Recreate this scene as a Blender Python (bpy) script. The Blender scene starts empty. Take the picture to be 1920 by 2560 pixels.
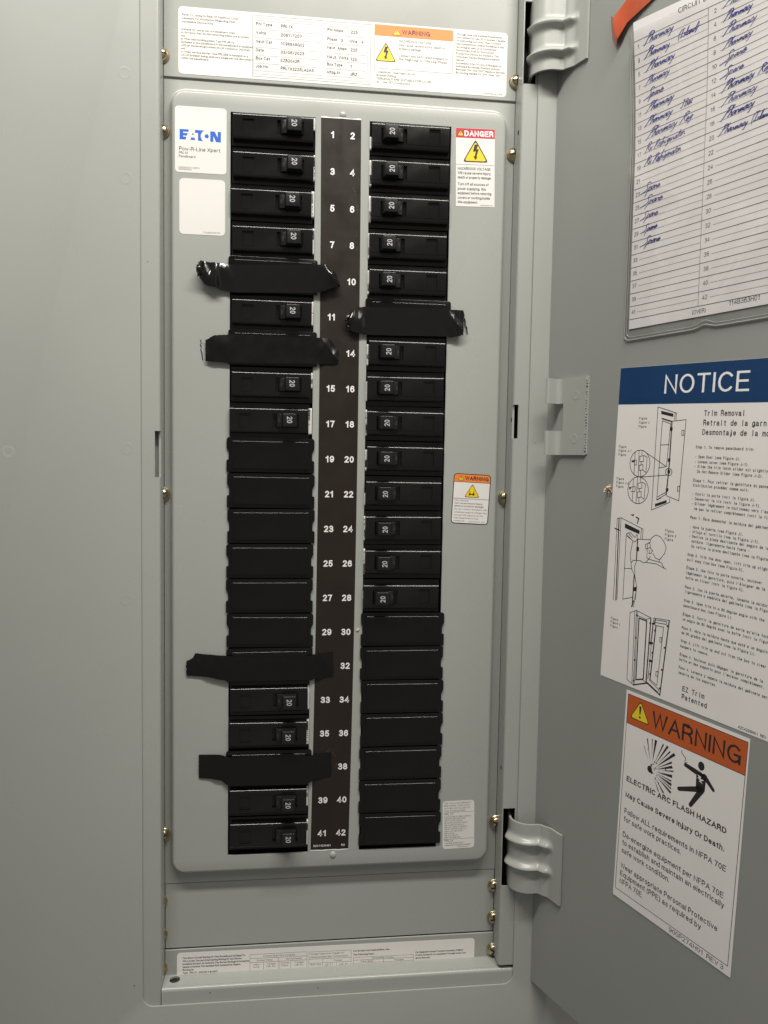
import bpy, bmesh, math, random
from mathutils import Matrix, Vector
random.seed(7)
sc = bpy.context.scene
MM = 0.001
Z0 = 1550.0            # height of circuit numbers 1 and 2 above the floor, mm

# ------------------------------------------------------------------ camera, light, exposure
cam = bpy.data.cameras.new("camera"); camo = bpy.data.objects.new("camera", cam)
sc.collection.objects.link(camo); sc.camera = camo
cam.sensor_fit = 'HORIZONTAL'; cam.sensor_width = 36.0
cam.lens = 36.0 * 1961.3 / 1920.0
cam.clip_start = 0.02; cam.clip_end = 50
R_ = Vector((0.99297885, -0.11709968, 0.01675347))
D_ = Vector((0.00893874, -0.06694496, -0.99771663))
F_ = Vector((0.11795386, 0.99086126, -0.0654282))
camo.matrix_world = Matrix(((R_.x, -D_.x, -F_.x, -27.28 * MM), (R_.y, -D_.y, -F_.y, -571.13 * MM),
                            (R_.z, -D_.z, -F_.z, (-229.01 + Z0) * MM), (0, 0, 0, 1)))
sc.render.resolution_x = 768; sc.render.resolution_y = 1024
w = bpy.data.worlds.new("World"); sc.world = w; w.use_nodes = True
bg = w.node_tree.nodes["Background"]
bg.inputs[0].default_value = (1.0, 0.962, 0.91, 1); bg.inputs[1].default_value = 0.19

def area(name, loc, target, sx, sy, power, col):
    l = bpy.data.lights.new(name, 'AREA'); l.shape = 'RECTANGLE'; l.size = sx * MM; l.size_y = sy * MM
    l.energy = power; l.color = col
    o = bpy.data.objects.new(name, l); sc.collection.objects.link(o)
    o.location = Vector((loc[0], loc[1], loc[2] + Z0)) * MM
    d = Vector(target) - Vector(loc)
    o.rotation_euler = d.to_track_quat('-Z', 'Y').to_euler()
    return o
# the ceiling fixture just above and in front of the panel, and the room's lamp behind the photographer
area("ceiling_lamp", (10, -460, 550), (10, -330, -300), 900, 80, 13.6, (1.0, 0.962, 0.89))
area("room_lamp", (650, -1500, 1250), (0, 0, -200), 700, 350, 5.0, (1.0, 0.94, 0.86))
sc.view_settings.view_transform = 'Standard'; sc.view_settings.look = 'None'
sc.view_settings.gamma = 1; sc.view_settings.use_curve_mapping = False
sc.view_settings.exposure = 0.0
sc.render.engine = 'CYCLES'

# ------------------------------------------------------------------ materials
def mat(name, base, rough=0.5, metal=0.0, spec=0.5, noise=None, bump=None, rnoise=None, coat=0):
    """noise=(scale, amount) colour mottling; bump=(scale, strength, distance mm); rnoise=(scale, amount)"""
    m = bpy.data.materials.new(name); m.use_nodes = True
    nt = m.node_tree; p = nt.nodes["Principled BSDF"]
    p.inputs["Base Color"].default_value = (*base, 1); p.inputs["Roughness"].default_value = rough
    p.inputs["Metallic"].default_value = metal; p.inputs["Specular IOR Level"].default_value = spec
    if coat: p.inputs["Coat Weight"].default_value = coat; p.inputs["Coat Roughness"].default_value = 0.15
    tc = nt.nodes.new("ShaderNodeTexCoord")
    def nz(scale, detail=4):
        n = nt.nodes.new("ShaderNodeTexNoise"); n.inputs["Scale"].default_value = scale
        n.inputs["Detail"].default_value = detail
        nt.links.new(tc.outputs["Object"], n.inputs["Vector"]); return n
    if noise:
        n = nz(noise[0]); mr = nt.nodes.new("ShaderNodeMapRange")
        mr.inputs[1].default_value = 0.3; mr.inputs[2].default_value = 0.7
        mr.inputs[3].default_value = 1 - noise[1]; mr.inputs[4].default_value = 1 + noise[1]
        nt.links.new(n.outputs[0], mr.inputs[0])
        mx = nt.nodes.new("ShaderNodeMix"); mx.data_type = 'RGBA'; mx.blend_type = 'MULTIPLY'
        mx.inputs["Factor"].default_value = 1.0
        mx.inputs["A"].default_value = (*base, 1)
        cmb = nt.nodes.new("ShaderNodeCombineColor")
        for i in range(3): nt.links.new(mr.outputs[0], cmb.inputs[i])
        nt.links.new(cmb.outputs[0], mx.inputs["B"]); nt.links.new(mx.outputs["Result"], p.inputs["Base Color"])
    if rnoise:
        n = nz(rnoise[0], 6); mr = nt.nodes.new("ShaderNodeMapRange")
        mr.inputs[1].default_value = 0.3; mr.inputs[2].default_value = 0.7
        mr.inputs[3].default_value = max(0.02, rough - rnoise[1]); mr.inputs[4].default_value = rough + rnoise[1]
        nt.links.new(n.outputs[0], mr.inputs[0]); nt.links.new(mr.outputs[0], p.inputs["Roughness"])
    if bump:
        n = nz(bump[0], 3); b = nt.nodes.new("ShaderNodeBump")
        b.inputs["Strength"].default_value = bump[1]; b.inputs["Distance"].default_value = bump[2] * MM
        nt.links.new(n.outputs[0], b.inputs["Height"]); nt.links.new(b.outputs[0], p.inputs["Normal"])
    return m
M = {}
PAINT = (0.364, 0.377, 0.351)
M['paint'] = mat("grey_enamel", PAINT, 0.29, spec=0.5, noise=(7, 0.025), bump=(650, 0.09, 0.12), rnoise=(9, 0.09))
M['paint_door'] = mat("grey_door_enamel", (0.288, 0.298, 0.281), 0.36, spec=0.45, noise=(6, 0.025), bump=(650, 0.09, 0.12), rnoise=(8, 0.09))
M['dark'] = mat("dark_interior", (0.012, 0.012, 0.012), 0.7)
M['black'] = mat("black_plastic", (0.0072, 0.0064, 0.0059), 0.16, spec=0.5, rnoise=(45, 0.09), noise=(38, 0.38))
M['blank'] = mat("black_blank_plastic", (0.0036, 0.0034, 0.0033), 0.16, spec=0.5, rnoise=(40, 0.10), noise=(30, 0.45))
M['handle'] = mat("black_handle_plastic", (0.010, 0.010, 0.011), 0.30, spec=0.5, rnoise=(200, 0.08))
M['strip'] = mat("brown_black_vinyl", (0.0215, 0.0155, 0.0120), 0.40, spec=0.35, noise=(40, 0.12), rnoise=(60, 0.08))
M['label'] = mat("white_label", (0.74, 0.72, 0.69), 0.42, spec=0.4, noise=(30, 0.02))
M['sticker'] = mat("white_vinyl_sticker", (0.82, 0.79, 0.765), 0.40, spec=0.4, noise=(25, 0.025), bump=(60, 0.04, 0.3))
M['paper'] = mat("white_card", (0.83, 0.81, 0.81), 0.65, spec=0.3, noise=(35, 0.03), bump=(60, 0.15, 0.4))
M['ink'] = mat("black_ink", (0.02, 0.018, 0.018), 0.5)
M['ink_soft'] = mat("grey_ink", (0.12, 0.105, 0.10), 0.5)
M['ink_mid'] = mat("dark_grey_ink", (0.055, 0.048, 0.045), 0.5)
M['white_ink'] = mat("white_ink", (0.85, 0.85, 0.85), 0.5)
M['mark'] = mat("worn_white_mark", (0.48, 0.48, 0.48), 0.5)
M['pen'] = mat("blue_pen_ink", (0.045, 0.045, 0.30), 0.45)
M['orange'] = mat("orange_print", (0.80, 0.235, 0.045), 0.42, noise=(30, 0.03))
M['rust'] = mat("burnt_orange_print", (0.52, 0.105, 0.022), 0.42, noise=(30, 0.04))
M['red'] = mat("red_print", (0.52, 0.02, 0.045), 0.42)
M['yellow'] = mat("yellow_print", (0.86, 0.60, 0.015), 0.42)
M['lemon'] = mat("lemon_print", (0.80, 0.66, 0.03), 0.42)
M['maroon'] = mat("maroon_print", (0.09, 0.012, 0.008), 0.45)
M['blue'] = mat("logo_blue_print", (0.015, 0.115, 0.56), 0.42)
M['navy'] = mat("navy_print", (0.004, 0.040, 0.128), 0.40, noise=(40, 0.08))
M['brass'] = mat("yellow_zinc", (0.50, 0.42, 0.27), 0.30, metal=1.0, noise=(300, 0.2))
M['tape'] = mat("black_vinyl_tape", (0.0052, 0.0049, 0.0046), 0.15, spec=0.6, rnoise=(120, 0.05), bump=(140, 0.07, 0.2))
M['tape_matte'] = mat("dull_black_vinyl_tape", (0.0040, 0.0038, 0.0037), 0.26, spec=0.45, rnoise=(120, 0.06), bump=(140, 0.07, 0.2))
M['orange_tape'] = mat("red_orange_tape", (0.47, 0.085, 0.035), 0.25, spec=0.6, bump=(120, 0.25, 0.4), noise=(50, 0.15))
M['plaster'] = mat("plaster_crumb", (0.62, 0.47, 0.33), 0.85, noise=(400, 0.25))
M['scuff'] = mat("pale_scuff", (0.55, 0.55, 0.52), 0.5)
def clear_plastic(name, gloss):
    m = bpy.data.materials.new(name); m.use_nodes = True; nt = m.node_tree
    for n in list(nt.nodes): nt.nodes.remove(n)
    out = nt.nodes.new("ShaderNodeOutputMaterial"); mx = nt.nodes.new("ShaderNodeMixShader")
    tr = nt.nodes.new("ShaderNodeBsdfTransparent"); gl = nt.nodes.new("ShaderNodeBsdfGlossy")
    tr.inputs[0].default_value = (0.95, 0.945, 0.94, 1)
    gl.inputs["Roughness"].default_value = 0.09
    lw = nt.nodes.new("ShaderNodeLayerWeight"); lw.inputs[0].default_value = 0.5
    tc = nt.nodes.new("ShaderNodeTexCoord"); nz = nt.nodes.new("ShaderNodeTexNoise")
    nz.inputs["Scale"].default_value = 22; nz.inputs["Detail"].default_value = 2; nz.inputs["Distortion"].default_value = 0.6
    bp = nt.nodes.new("ShaderNodeBump"); bp.inputs["Strength"].default_value = 0.5; bp.inputs["Distance"].default_value = 0.004
    nt.links.new(tc.outputs["Object"], nz.inputs["Vector"]); nt.links.new(nz.outputs[0], bp.inputs["Height"])
    nt.links.new(bp.outputs[0], gl.inputs["Normal"])
    pw_ = nt.nodes.new("ShaderNodeMath"); pw_.operation = 'POWER'; pw_.inputs[1].default_value = 4.0
    ma = nt.nodes.new("ShaderNodeMath"); ma.operation = 'MULTIPLY_ADD'; ma.inputs[1].default_value = 0.6 * gloss; ma.inputs[2].default_value = 0.075 * gloss
    nt.links.new(lw.outputs["Facing"], pw_.inputs[0]); nt.links.new(pw_.outputs[0], ma.inputs[0]); nt.links.new(ma.outputs[0], mx.inputs[0])
    nt.links.new(tr.outputs[0], mx.inputs[1]); nt.links.new(gl.outputs[0], mx.inputs[2])
    nt.links.new(mx.outputs[0], out.inputs["Surface"]); return m
M['clear'] = clear_plastic("clear_vinyl", 1.0)
M['clear_rim'] = mat("milky_vinyl_edge", (0.36, 0.36, 0.34), 0.22, spec=0.6)

# ------------------------------------------------------------------ mesh helpers (everything in mm)
class MB:
    def __init__(s): s.v = []; s.f = []
    def add(s, vs, fs):
        o = len(s.v); s.v += [tuple(p) for p in vs]; s.f += [tuple(i + o for i in f) for f in fs]; return s
    def box(s, x0, x1, y0, y1, z0, z1):
        vs = [(x, y, z) for x in (x0, x1) for y in (y0, y1) for z in (z0, z1)]
        return s.add(vs, [(0, 1, 3, 2), (4, 6, 7, 5), (0, 4, 5, 1), (2, 3, 7, 6), (0, 2, 6, 4), (1, 5, 7, 3)])
    def prism(s, prof, a0, a1, axis='z', caps=True):
        """extrude a closed 2-D profile: axis z -> (x,y); axis x -> (y,z); axis y -> (x,z)"""
        n = len(prof)
        def P(p, a): return (p[0], p[1], a) if axis == 'z' else ((a, p[0], p[1]) if axis == 'x' else (p[0], a, p[1]))
        vs = [P(p, a0) for p in prof] + [P(p, a1) for p in prof]
        fs = [(i, (i + 1) % n, n + (i + 1) % n, n + i) for i in range(n)]
        if caps: fs += [tuple(range(n)), tuple(range(2 * n - 1, n - 1, -1))]
        return s.add(vs, fs)
    def grid(s, rows):
        n = len(rows); m = len(rows[0]); vs = [p for r in rows for p in r]
        return s.add(vs, [(i * m + j, i * m + j + 1, (i + 1) * m + j + 1, (i + 1) * m + j) for i in range(n - 1) for j in range(m - 1)])
    def lathe(s, prof, n=20, cx=0, cz=0, y0=0):
        """profile (radius, y) about the y axis"""
        rows = [[(cx + r * math.cos(t), y0 + y, cz + r * math.sin(t)) for t in [2 * math.pi * k / n for k in range(n + 1)]] for r, y in prof]
        return s.grid(rows)
    def build(s, name, m, parent=None, bevel=0, seg=2, smooth=None, fn=None, merge=True, limit=None, recalc=True):
        me = bpy.data.meshes.new(name)
        vs = [fn(*p) for p in s.v] if fn else s.v
        me.from_pydata([(p[0] * MM, p[1] * MM, p[2] * MM) for p in vs], [], s.f)
        bm = bmesh.new(); bm.from_mesh(me)
        if merge: bmesh.ops.remove_doubles(bm, verts=bm.verts, dist=0.002 * MM)
        if recalc: bmesh.ops.recalc_face_normals(bm, faces=bm.faces)
        if bevel:
            es = [e for e in bm.edges if len(e.link_faces) == 2 and e.calc_face_angle(0) > (limit or 0.6)]
            bmesh.ops.bevel(bm, geom=es, offset=bevel * MM, segments=seg, affect='EDGES', profile=0.6, clamp_overlap=True)
        bm.to_mesh(me); bm.free()
        if smooth is not None:
            for p in me.polygons: p.use_smooth = True
            if smooth > 0: me.set_sharp_from_angle(angle=math.radians(smooth))
        me.materials.append(M[m])
        o = bpy.data.objects.new(name, me); sc.collection.objects.link(o)
        if parent: o.parent = parent
        return o
def place(o, x, y, z, mat3=None):
    o.location = Vector((x, y, z + Z0)) * MM
    if mat3 is not None: o.rotation_euler = mat3.to_euler()
def tag(o, label, cat, group=None, kind=None):
    if label: o["label"] = label
    if cat: o["category"] = cat
    if group: o["group"] = group
    if kind: o["kind"] = kind
    return o
def thing(name, label, cat, loc=(0, 0, 0), mat3=None, group=None):
    o = bpy.data.objects.new(name, None); sc.collection.objects.link(o)
    o.empty_display_size = 0.01; place(o, *loc, mat3); return tag(o, label, cat, group)
def arc(cx, cy, r, a0, a1, n=6):
    return [(cx + r * math.cos(math.radians(a0 + (a1 - a0) * k / n)), cy + r * math.sin(math.radians(a0 + (a1 - a0) * k / n))) for k in range(n + 1)]
def rrect(x0, x1, y0, y1, r, n=5):
    return arc(x1 - r, y1 - r, r, 0, 90, n) + arc(x0 + r, y1 - r, r, 90, 180, n) + arc(x0 + r, y0 + r, r, 180, 270, n) + arc(x1 - r, y0 + r, r, 270, 360, n)

# frames of reference of flat things: local x right, local y up, local z out of the surface
PANEL = Matrix(((1, 0, 0), (0, 0, -1), (0, 1, 0)))
PHI = math.radians(68.0)
UX, UY = math.cos(PHI), -math.sin(PHI)          # along the open door, hinge to free edge
NX, NY = -math.sin(PHI), -math.cos(PHI)         # out of the door's inner face
HX, HY = 158.7, -10.7                           # hinge edge of the door
DOOR = Matrix(((UX, 0, NX), (UY, 0, NY), (0, 1, 0)))
def rot2(m, deg): return m @ Matrix.Rotation(math.radians(deg), 3, 'Z')
def door_pt(u, off=0): return (HX + UX * u + NX * off, HY + UY * u + NY * off)

# ------------------------------------------------------------------ lettering: a plain grotesque drawn as pen strokes
def _a(cx, cy, rx, ry, d0, d1, n=None):
    n = n or max(4, int(abs(d1 - d0) / 22)); return [(cx + rx * math.cos(math.radians(d0 + (d1 - d0) * k / n)), cy + ry * math.sin(math.radians(d0 + (d1 - d0) * k / n))) for k in range(n + 1)]
def _e(cx, cy, rx, ry): return _a(cx, cy, rx, ry, 90, 450, 18)
_bo = lambda x: _e(x, .35, .215, .35)
FONT = {
 '0': (.47, [_e(.235, .5, .235, .5)]), '1': (.34, [[(.25, 0), (.25, 1)], [(.02, .76), (.14, .79), (.25, .93)]]),
 '2': (.47, [_a(.235, .74, .22, .26, 165, -35) + [(.02, .02)], [(0, 0), (.47, 0)]]), '3': (.47, [_a(.225, .76, .21, .24, 160, -90) + [(.17, .52)], [(.17, .52)] + _a(.23, .265, .24, .265, 90, -160)]),
 '4': (.52, [[(.38, 0), (.38, 1), (0, .29), (.52, .29)]]), '5': (.47, [[(.43, 1), (.09, 1), (.04, .5)], [(.04, .5)] + _a(.225, .32, .235, .32, 125, -155)]),
 '6': (.47, [_e(.235, .31, .235, .31), [(.43, .84)] + _a(.26, .5, .26, .5, 60, 190)]), '7': (.46, [[(0, 1), (.46, 1), (.29, .55), (.17, 0)]]),
 '8': (.47, [_e(.235, .755, .2, .245), _e(.235, .265, .235, .265)]), '9': (.47, [_e(.235, .69, .235, .31), [(.04, .16)] + _a(.21, .5, .26, .5, 240, 370)]),
 'A': (.64, [[(0, 0), (.32, 1), (.64, 0)], [(.12, .34), (.52, .34)]]), 'B': (.52, [[(0, 0), (0, 1), (.27, 1)] + _a(.27, .76, .21, .24, 90, -90) + [(0, .52)], [(.27, .52)] + _a(.28, .26, .24, .26, 90, -90) + [(0, 0)]]),
 'C': (.6, [_a(.32, .5, .32, .5, 42, 318)]), 'D': (.57, [[(0, 0), (0, 1), (.22, 1)] + _a(.22, .5, .35, .5, 90, -90) + [(0, 0)]]), 'E': (.49, [[(.48, 1), (0, 1), (0, 0), (.49, 0)], [(0, .52), (.44, .52)]]), 'F': (.46, [[(.46, 1), (0, 1), (0, 0)], [(0, .5), (.4, .5)]]),
 'G': (.64, [_a(.33, .5, .33, .5, 45, 325) + [(.63, .46), (.36, .46)], [(.63, .46), (.63, 0)]]), 'H': (.56, [[(0, 0), (0, 1)], [(.56, 0), (.56, 1)], [(0, .53), (.56, .53)]]), 'I': (0.0, [[(0, 0), (0, 1)]]), 'J': (.38, [[(.38, 1), (.38, .26)] + _a(.19, .24, .19, .24, 0, -190)]),
 'K': (.56, [[(0, 0), (0, 1)], [(.54, 1), (0, .38)], [(.19, .58), (.57, 0)]]), 'L': (.43, [[(0, 1), (0, 0), (.43, 0)]]), 'M': (.68, [[(0, 0), (0, 1), (.34, .02), (.68, 1), (.68, 0)]]), 'N': (.56, [[(0, 0), (0, 1), (.56, 0), (.56, 1)]]), 'O': (.65, [_e(.325, .5, .325, .5)]),
 'P': (.5, [[(0, 0), (0, 1), (.27, 1)] + _a(.27, .72, .24, .28, 90, -90) + [(0, .44)]]), 'Q': (.65, [_e(.325, .5, .325, .5), [(.4, .22), (.64, -.03)]]), 'R': (.55, [[(0, 0), (0, 1), (.3, 1)] + _a(.3, .75, .23, .25, 90, -90) + [(0, .5)], [(.3, .5), (.5, .34), (.55, 0)]]),
 'S': (.53, [_a(.265, .755, .23, .245, 25, 250) + _a(.27, .265, .26, .265, 75, -160)]), 'T': (.54, [[(0, 1), (.54, 1)], [(.27, 1), (.27, 0)]]), 'U': (.55, [[(0, 1), (0, .3)] + _a(.275, .29, .275, .29, 180, 360) + [(.55, 1)]]), 'V': (.6, [[(0, 1), (.3, 0), (.6, 1)]]), 'W': (.86, [[(0, 1), (.2, 0), (.43, 1), (.66, 0), (.86, 1)]]),
 'X': (.58, [[(0, 0), (.57, 1)], [(.01, 1), (.58, 0)]]), 'Y': (.58, [[(0, 1), (.29, .44), (.58, 1)], [(.29, .44), (.29, 0)]]), 'Z': (.53, [[(.02, 1), (.52, 1), (0, 0), (.53, 0)]]),
 'a': (.43, [_a(.2, .51, .18, .19, 160, 0) + [(.385, .12), (.43, 0)], _e(.185, .185, .185, .185)]), 'b': (.43, [[(0, 0), (0, 1)], _bo(.215)]), 'c': (.4, [_a(.215, .35, .215, .35, 48, 312)]), 'd': (.43, [[(.43, 0), (.43, 1)], _bo(.215)]), 'e': (.43, [[(.01, .37), (.43, .37)] + _a(.215, .35, .215, .35, 0, 315)]),
 'f': (.25, [_a(.25, .84, .14, .16, 95, 180) + [(.11, 0)], [(0, .7), (.24, .7)]]), 'g': (.43, [_bo(.215), [(.43, .7), (.43, -.08)] + _a(.215, -.08, .215, .19, 0, -160)]), 'h': (.4, [[(0, 0), (0, 1)], [(0, .4)] + _a(.2, .46, .2, .24, 180, 0) + [(.4, 0)]]), 'i': (0.0, [[(0, 0), (0, .7)], [(0, .95), (0, 1.0)]]), 'j': (.1, [[(.1, .7), (.1, -.1)] + _a(-.02, -.1, .12, .16, 0, -90), [(.1, .95), (.1, 1.0)]]),
 'k': (.39, [[(0, 0), (0, 1)], [(.36, .7), (0, .27)], [(.13, .42), (.4, 0)]]), 'l': (0.0, [[(0, 0), (0, 1)]]), 'm': (.66, [[(0, 0), (0, .7)], [(0, .42)] + _a(.165, .48, .165, .22, 180, 0) + [(.33, 0)], [(.33, .42)] + _a(.495, .48, .165, .22, 180, 0) + [(.66, 0)]]), 'n': (.4, [[(0, 0), (0, .7)], [(0, .4)] + _a(.2, .46, .2, .24, 180, 0) + [(.4, 0)]]), 'o': (.43, [_bo(.215)]),
 'p': (.43, [[(0, -.27), (0, .7)], _bo(.215)]), 'q': (.43, [[(.43, -.27), (.43, .7)], _bo(.215)]), 'r': (.23, [[(0, 0), (0, .7)], [(0, .4)] + _a(.21, .44, .21, .26, 180, 85)]), 's': (.37, [_a(.185, .525, .165, .175, 25, 250) + _a(.185, .18, .185, .18, 75, -160)]), 't': (.24, [[(.11, .9), (.11, .14)] + _a(.23, .13, .12, .13, 180, 270), [(0, .7), (.24, .7)]]), 'u': (.4, [[(0, .7), (0, .24)] + _a(.2, .24, .2, .24, 180, 360) + [(.4, .7)], [(.4, .4), (.4, 0)]]),
 'v': (.41, [[(0, .7), (.205, 0), (.41, .7)]]), 'w': (.62, [[(0, .7), (.15, 0), (.31, .68), (.47, 0), (.62, .7)]]), 'x': (.4, [[(0, 0), (.4, .7)], [(0, .7), (.4, 0)]]), 'y': (.41, [[(0, .7), (.21, .03)], [(.41, .7), (.17, -.2), (.05, -.27)]]), 'z': (.37, [[(0, .7), (.37, .7), (0, 0), (.37, 0)]]),
 '.': (0.0, [[(0, 0), (0, .03)]]), ',': (.03, [[(.03, .03), (0, -.12)]]), ':': (0.0, [[(0, 0), (0, .03)], [(0, .5), (0, .53)]]), "'": (0.0, [[(0, .8), (0, 1)]]), '"': (.14, [[(0, .8), (0, 1)], [(.14, .8), (.14, 1)]]), '-': (.2, [[(0, .36), (.2, .36)]]), '/': (.28, [[(0, 0), (.28, 1)]]), '(': (.14, [_a(.34, .4, .34, .66, 125, 235)]), ')': (.14, [_a(-.2, .4, .34, .66, 55, -55)]), '*': (.2, [[(.1, .72), (.1, 1)], [(0, .79), (.2, .93)], [(0, .93), (.2, .79)]]), '°': (.18, [_e(.09, .88, .09, .1)]), '@': (.7, [_e(.35, .4, .35, .45), _e(.34, .4, .15, .18), [(.5, .55), (.5, .25)]]), ' ': (.0, []),
}
for ch_, base, dx in (('é', 'e', 1), ('É', 'E', 1), ('á', 'a', 1), ('è', 'e', -1)):
    w_, st_ = FONT[base]; t_ = 1.14 if base == 'E' else .86; FONT[ch_] = (w_, st_ + [[(w_ / 2 - .05 * dx, t_), (w_ / 2 + .06 * dx, t_ + .13)]])
FONT['î'] = (.1, [[(.05, 0), (.05, .7)], [(-.07, .86), (.05, .98), (.17, .86)]])
CAP = 1.0
_gl = {}
def stroke(pts, h, closed=False):
    """mitred strip of half-width h along a polyline, square ends"""
    P = list(pts); n = len(P)
    if not closed:
        for (i, j) in ((0, 1), (n - 1, n - 2)):
            L = math.hypot(P[i][0] - P[j][0], P[i][1] - P[j][1]) or 1
            P[i] = (P[i][0] + (P[i][0] - P[j][0]) / L * h, P[i][1] + (P[i][1] - P[j][1]) / L * h)
    lf = []; rt = []
    for k in range(n):
        if closed: a, c = P[(k - 1) % (n - 1)] if k in (0, n - 1) else P[k - 1], P[1] if k in (0, n - 1) else P[k + 1]; a = P[n - 2] if k in (0, n - 1) else a
        else: a, c = P[max(0, k - 1)], P[min(n - 1, k + 1)]
        d1 = (P[k][0] - a[0], P[k][1] - a[1]); d2 = (c[0] - P[k][0], c[1] - P[k][1])
        if k == 0 and not closed: d1 = d2
        if k == n - 1 and not closed: d2 = d1
        l1 = math.hypot(*d1) or 1; l2 = math.hypot(*d2) or 1
        n1 = (-d1[1] / l1, d1[0] / l1); n2 = (-d2[1] / l2, d2[0] / l2); m = (n1[0] + n2[0], n1[1] + n2[1]); q = m[0] ** 2 + m[1] ** 2
        s_ = min(2.0 / q, 2.2 / math.sqrt(q)) if q > 1e-4 else 1.0
        lf.append((P[k][0] + m[0] * h * s_, P[k][1] + m[1] * h * s_)); rt.append((P[k][0] - m[0] * h * s_, P[k][1] - m[1] * h * s_))
    return lf + rt, [(i, n + i, n + i + 1, i + 1) for i in range(n - 1)]
def glyph(ch, bold=0.0, res=2):
    k = (ch, bold)
    if k not in _gl:
        w, st = FONT.get(ch) or FONT['-']; t = .112 + 3.0 * bold; vs = []; fs = []
        for q, l in enumerate(st):
            pts = [(t / 2 + x, t / 2 + y * (1 - t)) for x, y in l]; closed = len(pts) > 3 and math.hypot(pts[0][0] - pts[-1][0], pts[0][1] - pts[-1][1]) < 1e-6
            v, f = stroke(pts, t / 2, closed); o = len(vs); vs += [(p[0], p[1], q) for p in v]; fs += [tuple(i + o for i in g) for g in f]
        adv = (w + t + .115) if ch != ' ' else .3
        if ch in "WMAVYX": adv -= .03
        _gl[k] = (vs, fs, adv)
    return _gl[k]
def _w(vs): return (max(v[0] for v in vs) - min(v[0] for v in vs)) if vs else 0
class Ink:
    """flat print collected on a sticker: local x, y in mm, lying z mm above the sheet"""
    def __init__(s, z=0.05): s.v = []; s.f = []; s.z = z
    def add(s, vs, fs):
        o = len(s.v); s.v += [(p[0], p[1], s.z + (p[2] * .006 if len(p) > 2 else 0)) for p in vs]; s.f += [tuple(i + o for i in f) for f in fs]
    def poly(s, pts): s.add(pts, [tuple(range(len(pts)))])
    def rect(s, x0, x1, y0, y1): s.poly([(x0, y0), (x1, y0), (x1, y1), (x0, y1)])
    def line(s, pts, wd, n=1):
        h = wd / 2
        for (x0, y0), (x1, y1) in zip(pts, pts[1:]):
            L = math.hypot(x1 - x0, y1 - y0)
            if L < 1e-6: continue
            ux, uy = (x1 - x0) / L, (y1 - y0) / L; px, py = -uy * h, ux * h
            k = max(1, int(n * L / 6)) if n > 1 else 1
            x0 -= ux * h * .6; y0 -= uy * h * .6; x1 += ux * h * .6; y1 += uy * h * .6
            a = [(x0 + (x1 - x0) * i / k, y0 + (y1 - y0) * i / k) for i in range(k + 1)]
            s.add([(p[0] + px, p[1] + py) for p in a] + [(p[0] - px, p[1] - py) for p in a], [(i, i + 1, k + 2 + i, k + 1 + i) for i in range(k)])
    def ring(s, cx, cy, rx, ry, wd, n=28):
        s.line([(cx + rx * math.cos(2 * math.pi * k / n), cy + ry * math.sin(2 * math.pi * k / n)) for k in range(n + 1)], wd)
    def disc(s, cx, cy, rx, ry, n=18): s.poly([(cx + rx * math.cos(2 * math.pi * k / n), cy + ry * math.sin(2 * math.pi * k / n)) for k in range(n)])
    def text(s, t, x, y, cap, w=None, bold=0.0, res=2, mono=None, align='l', rot=0, sx=1.0, track=0.0):
        k = cap / CAP
        if mono: tot = mono * len(t)
        else: tot = sum(glyph(c, bold, res)[2] + track for c in t) * k * sx
        if w and not mono: sx *= w / tot; tot = w
        cx = -tot / 2 if align == 'c' else (-tot if align == 'r' else 0)
        ca, sa = math.cos(math.radians(rot)), math.sin(math.radians(rot))
        for c in t:
            vs, fs, adv = glyph(c, bold, res)
            if mono:
                gw = _w(vs) * k or 1; g = min(sx, mono * 0.92 / gw); mn = min([v[0] for v in vs] or [0])
                off = cx + (mono - gw * g) / 2 - mn * k * g; gx = g
                if c in "il1IfjtrJ.,:'" and g * gw < mono * .5: gx = g
            else: off = cx; gx = sx
            pts = [(off + v[0] * k * gx, v[1] * k, v[2]) for v in vs]
            s.add([(x + p[0] * ca - p[1] * sa, y + p[0] * sa + p[1] * ca, p[2]) for p in pts], fs)
            cx += mono if mono else (adv + track) * k * sx
    def build(s, name, m, parent, fn=None):
        b = MB(); b.v = s.v; b.f = s.f
        return b.build(name, m, parent, fn=fn, merge=False)
def tri_sign(ln, fl, cx, top, bot, half, border):
    """rounded warning triangle: dark outline under a coloured field"""
    def rt(g):
        A = (cx, top - g * 1.9); B = (cx - half + g * 1.6, bot + g); C = (cx + half - g * 1.6, bot + g); r = 0.12
        pts = []
        for P, Q, S_ in ((A, C, B), (B, A, C), (C, B, A)):
            pts += [(P[0] + (Q[0] - P[0]) * r, P[1] + (Q[1] - P[1]) * r), (P[0] + ((Q[0] + S_[0]) / 2 - P[0]) * r * .42, P[1] + ((Q[1] + S_[1]) / 2 - P[1]) * r * .42), (P[0] + (S_[0] - P[0]) * r, P[1] + (S_[1] - P[1]) * r)]
        return pts
    ln.poly(rt(0)[::-1]); fl.poly(rt(border)[::-1])
def bolt(ink, cx, cy, h):
    k = h / 10.0
    P = [(-.6, 5), (1.8, 5), (.7, 2.0), (2.2, 2.2), (.6, -2.9), (1.6, -2.6), (-.2, -5), (-1.5, -2.2), (-.6, -2.6), (.1, .5), (-1.8, .3)]
    ink.poly([(cx + a * k, cy + b * k) for a, b in P])
def bang(ink, cx, top, bot):
    h = top - bot
    ink.poly([(cx - h * .11, top), (cx + h * .11, top), (cx + h * .05, bot + h * .34), (cx - h * .05, bot + h * .34)]); ink.disc(cx, bot + h * .12, h * .09, h * .09, 10)
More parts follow.
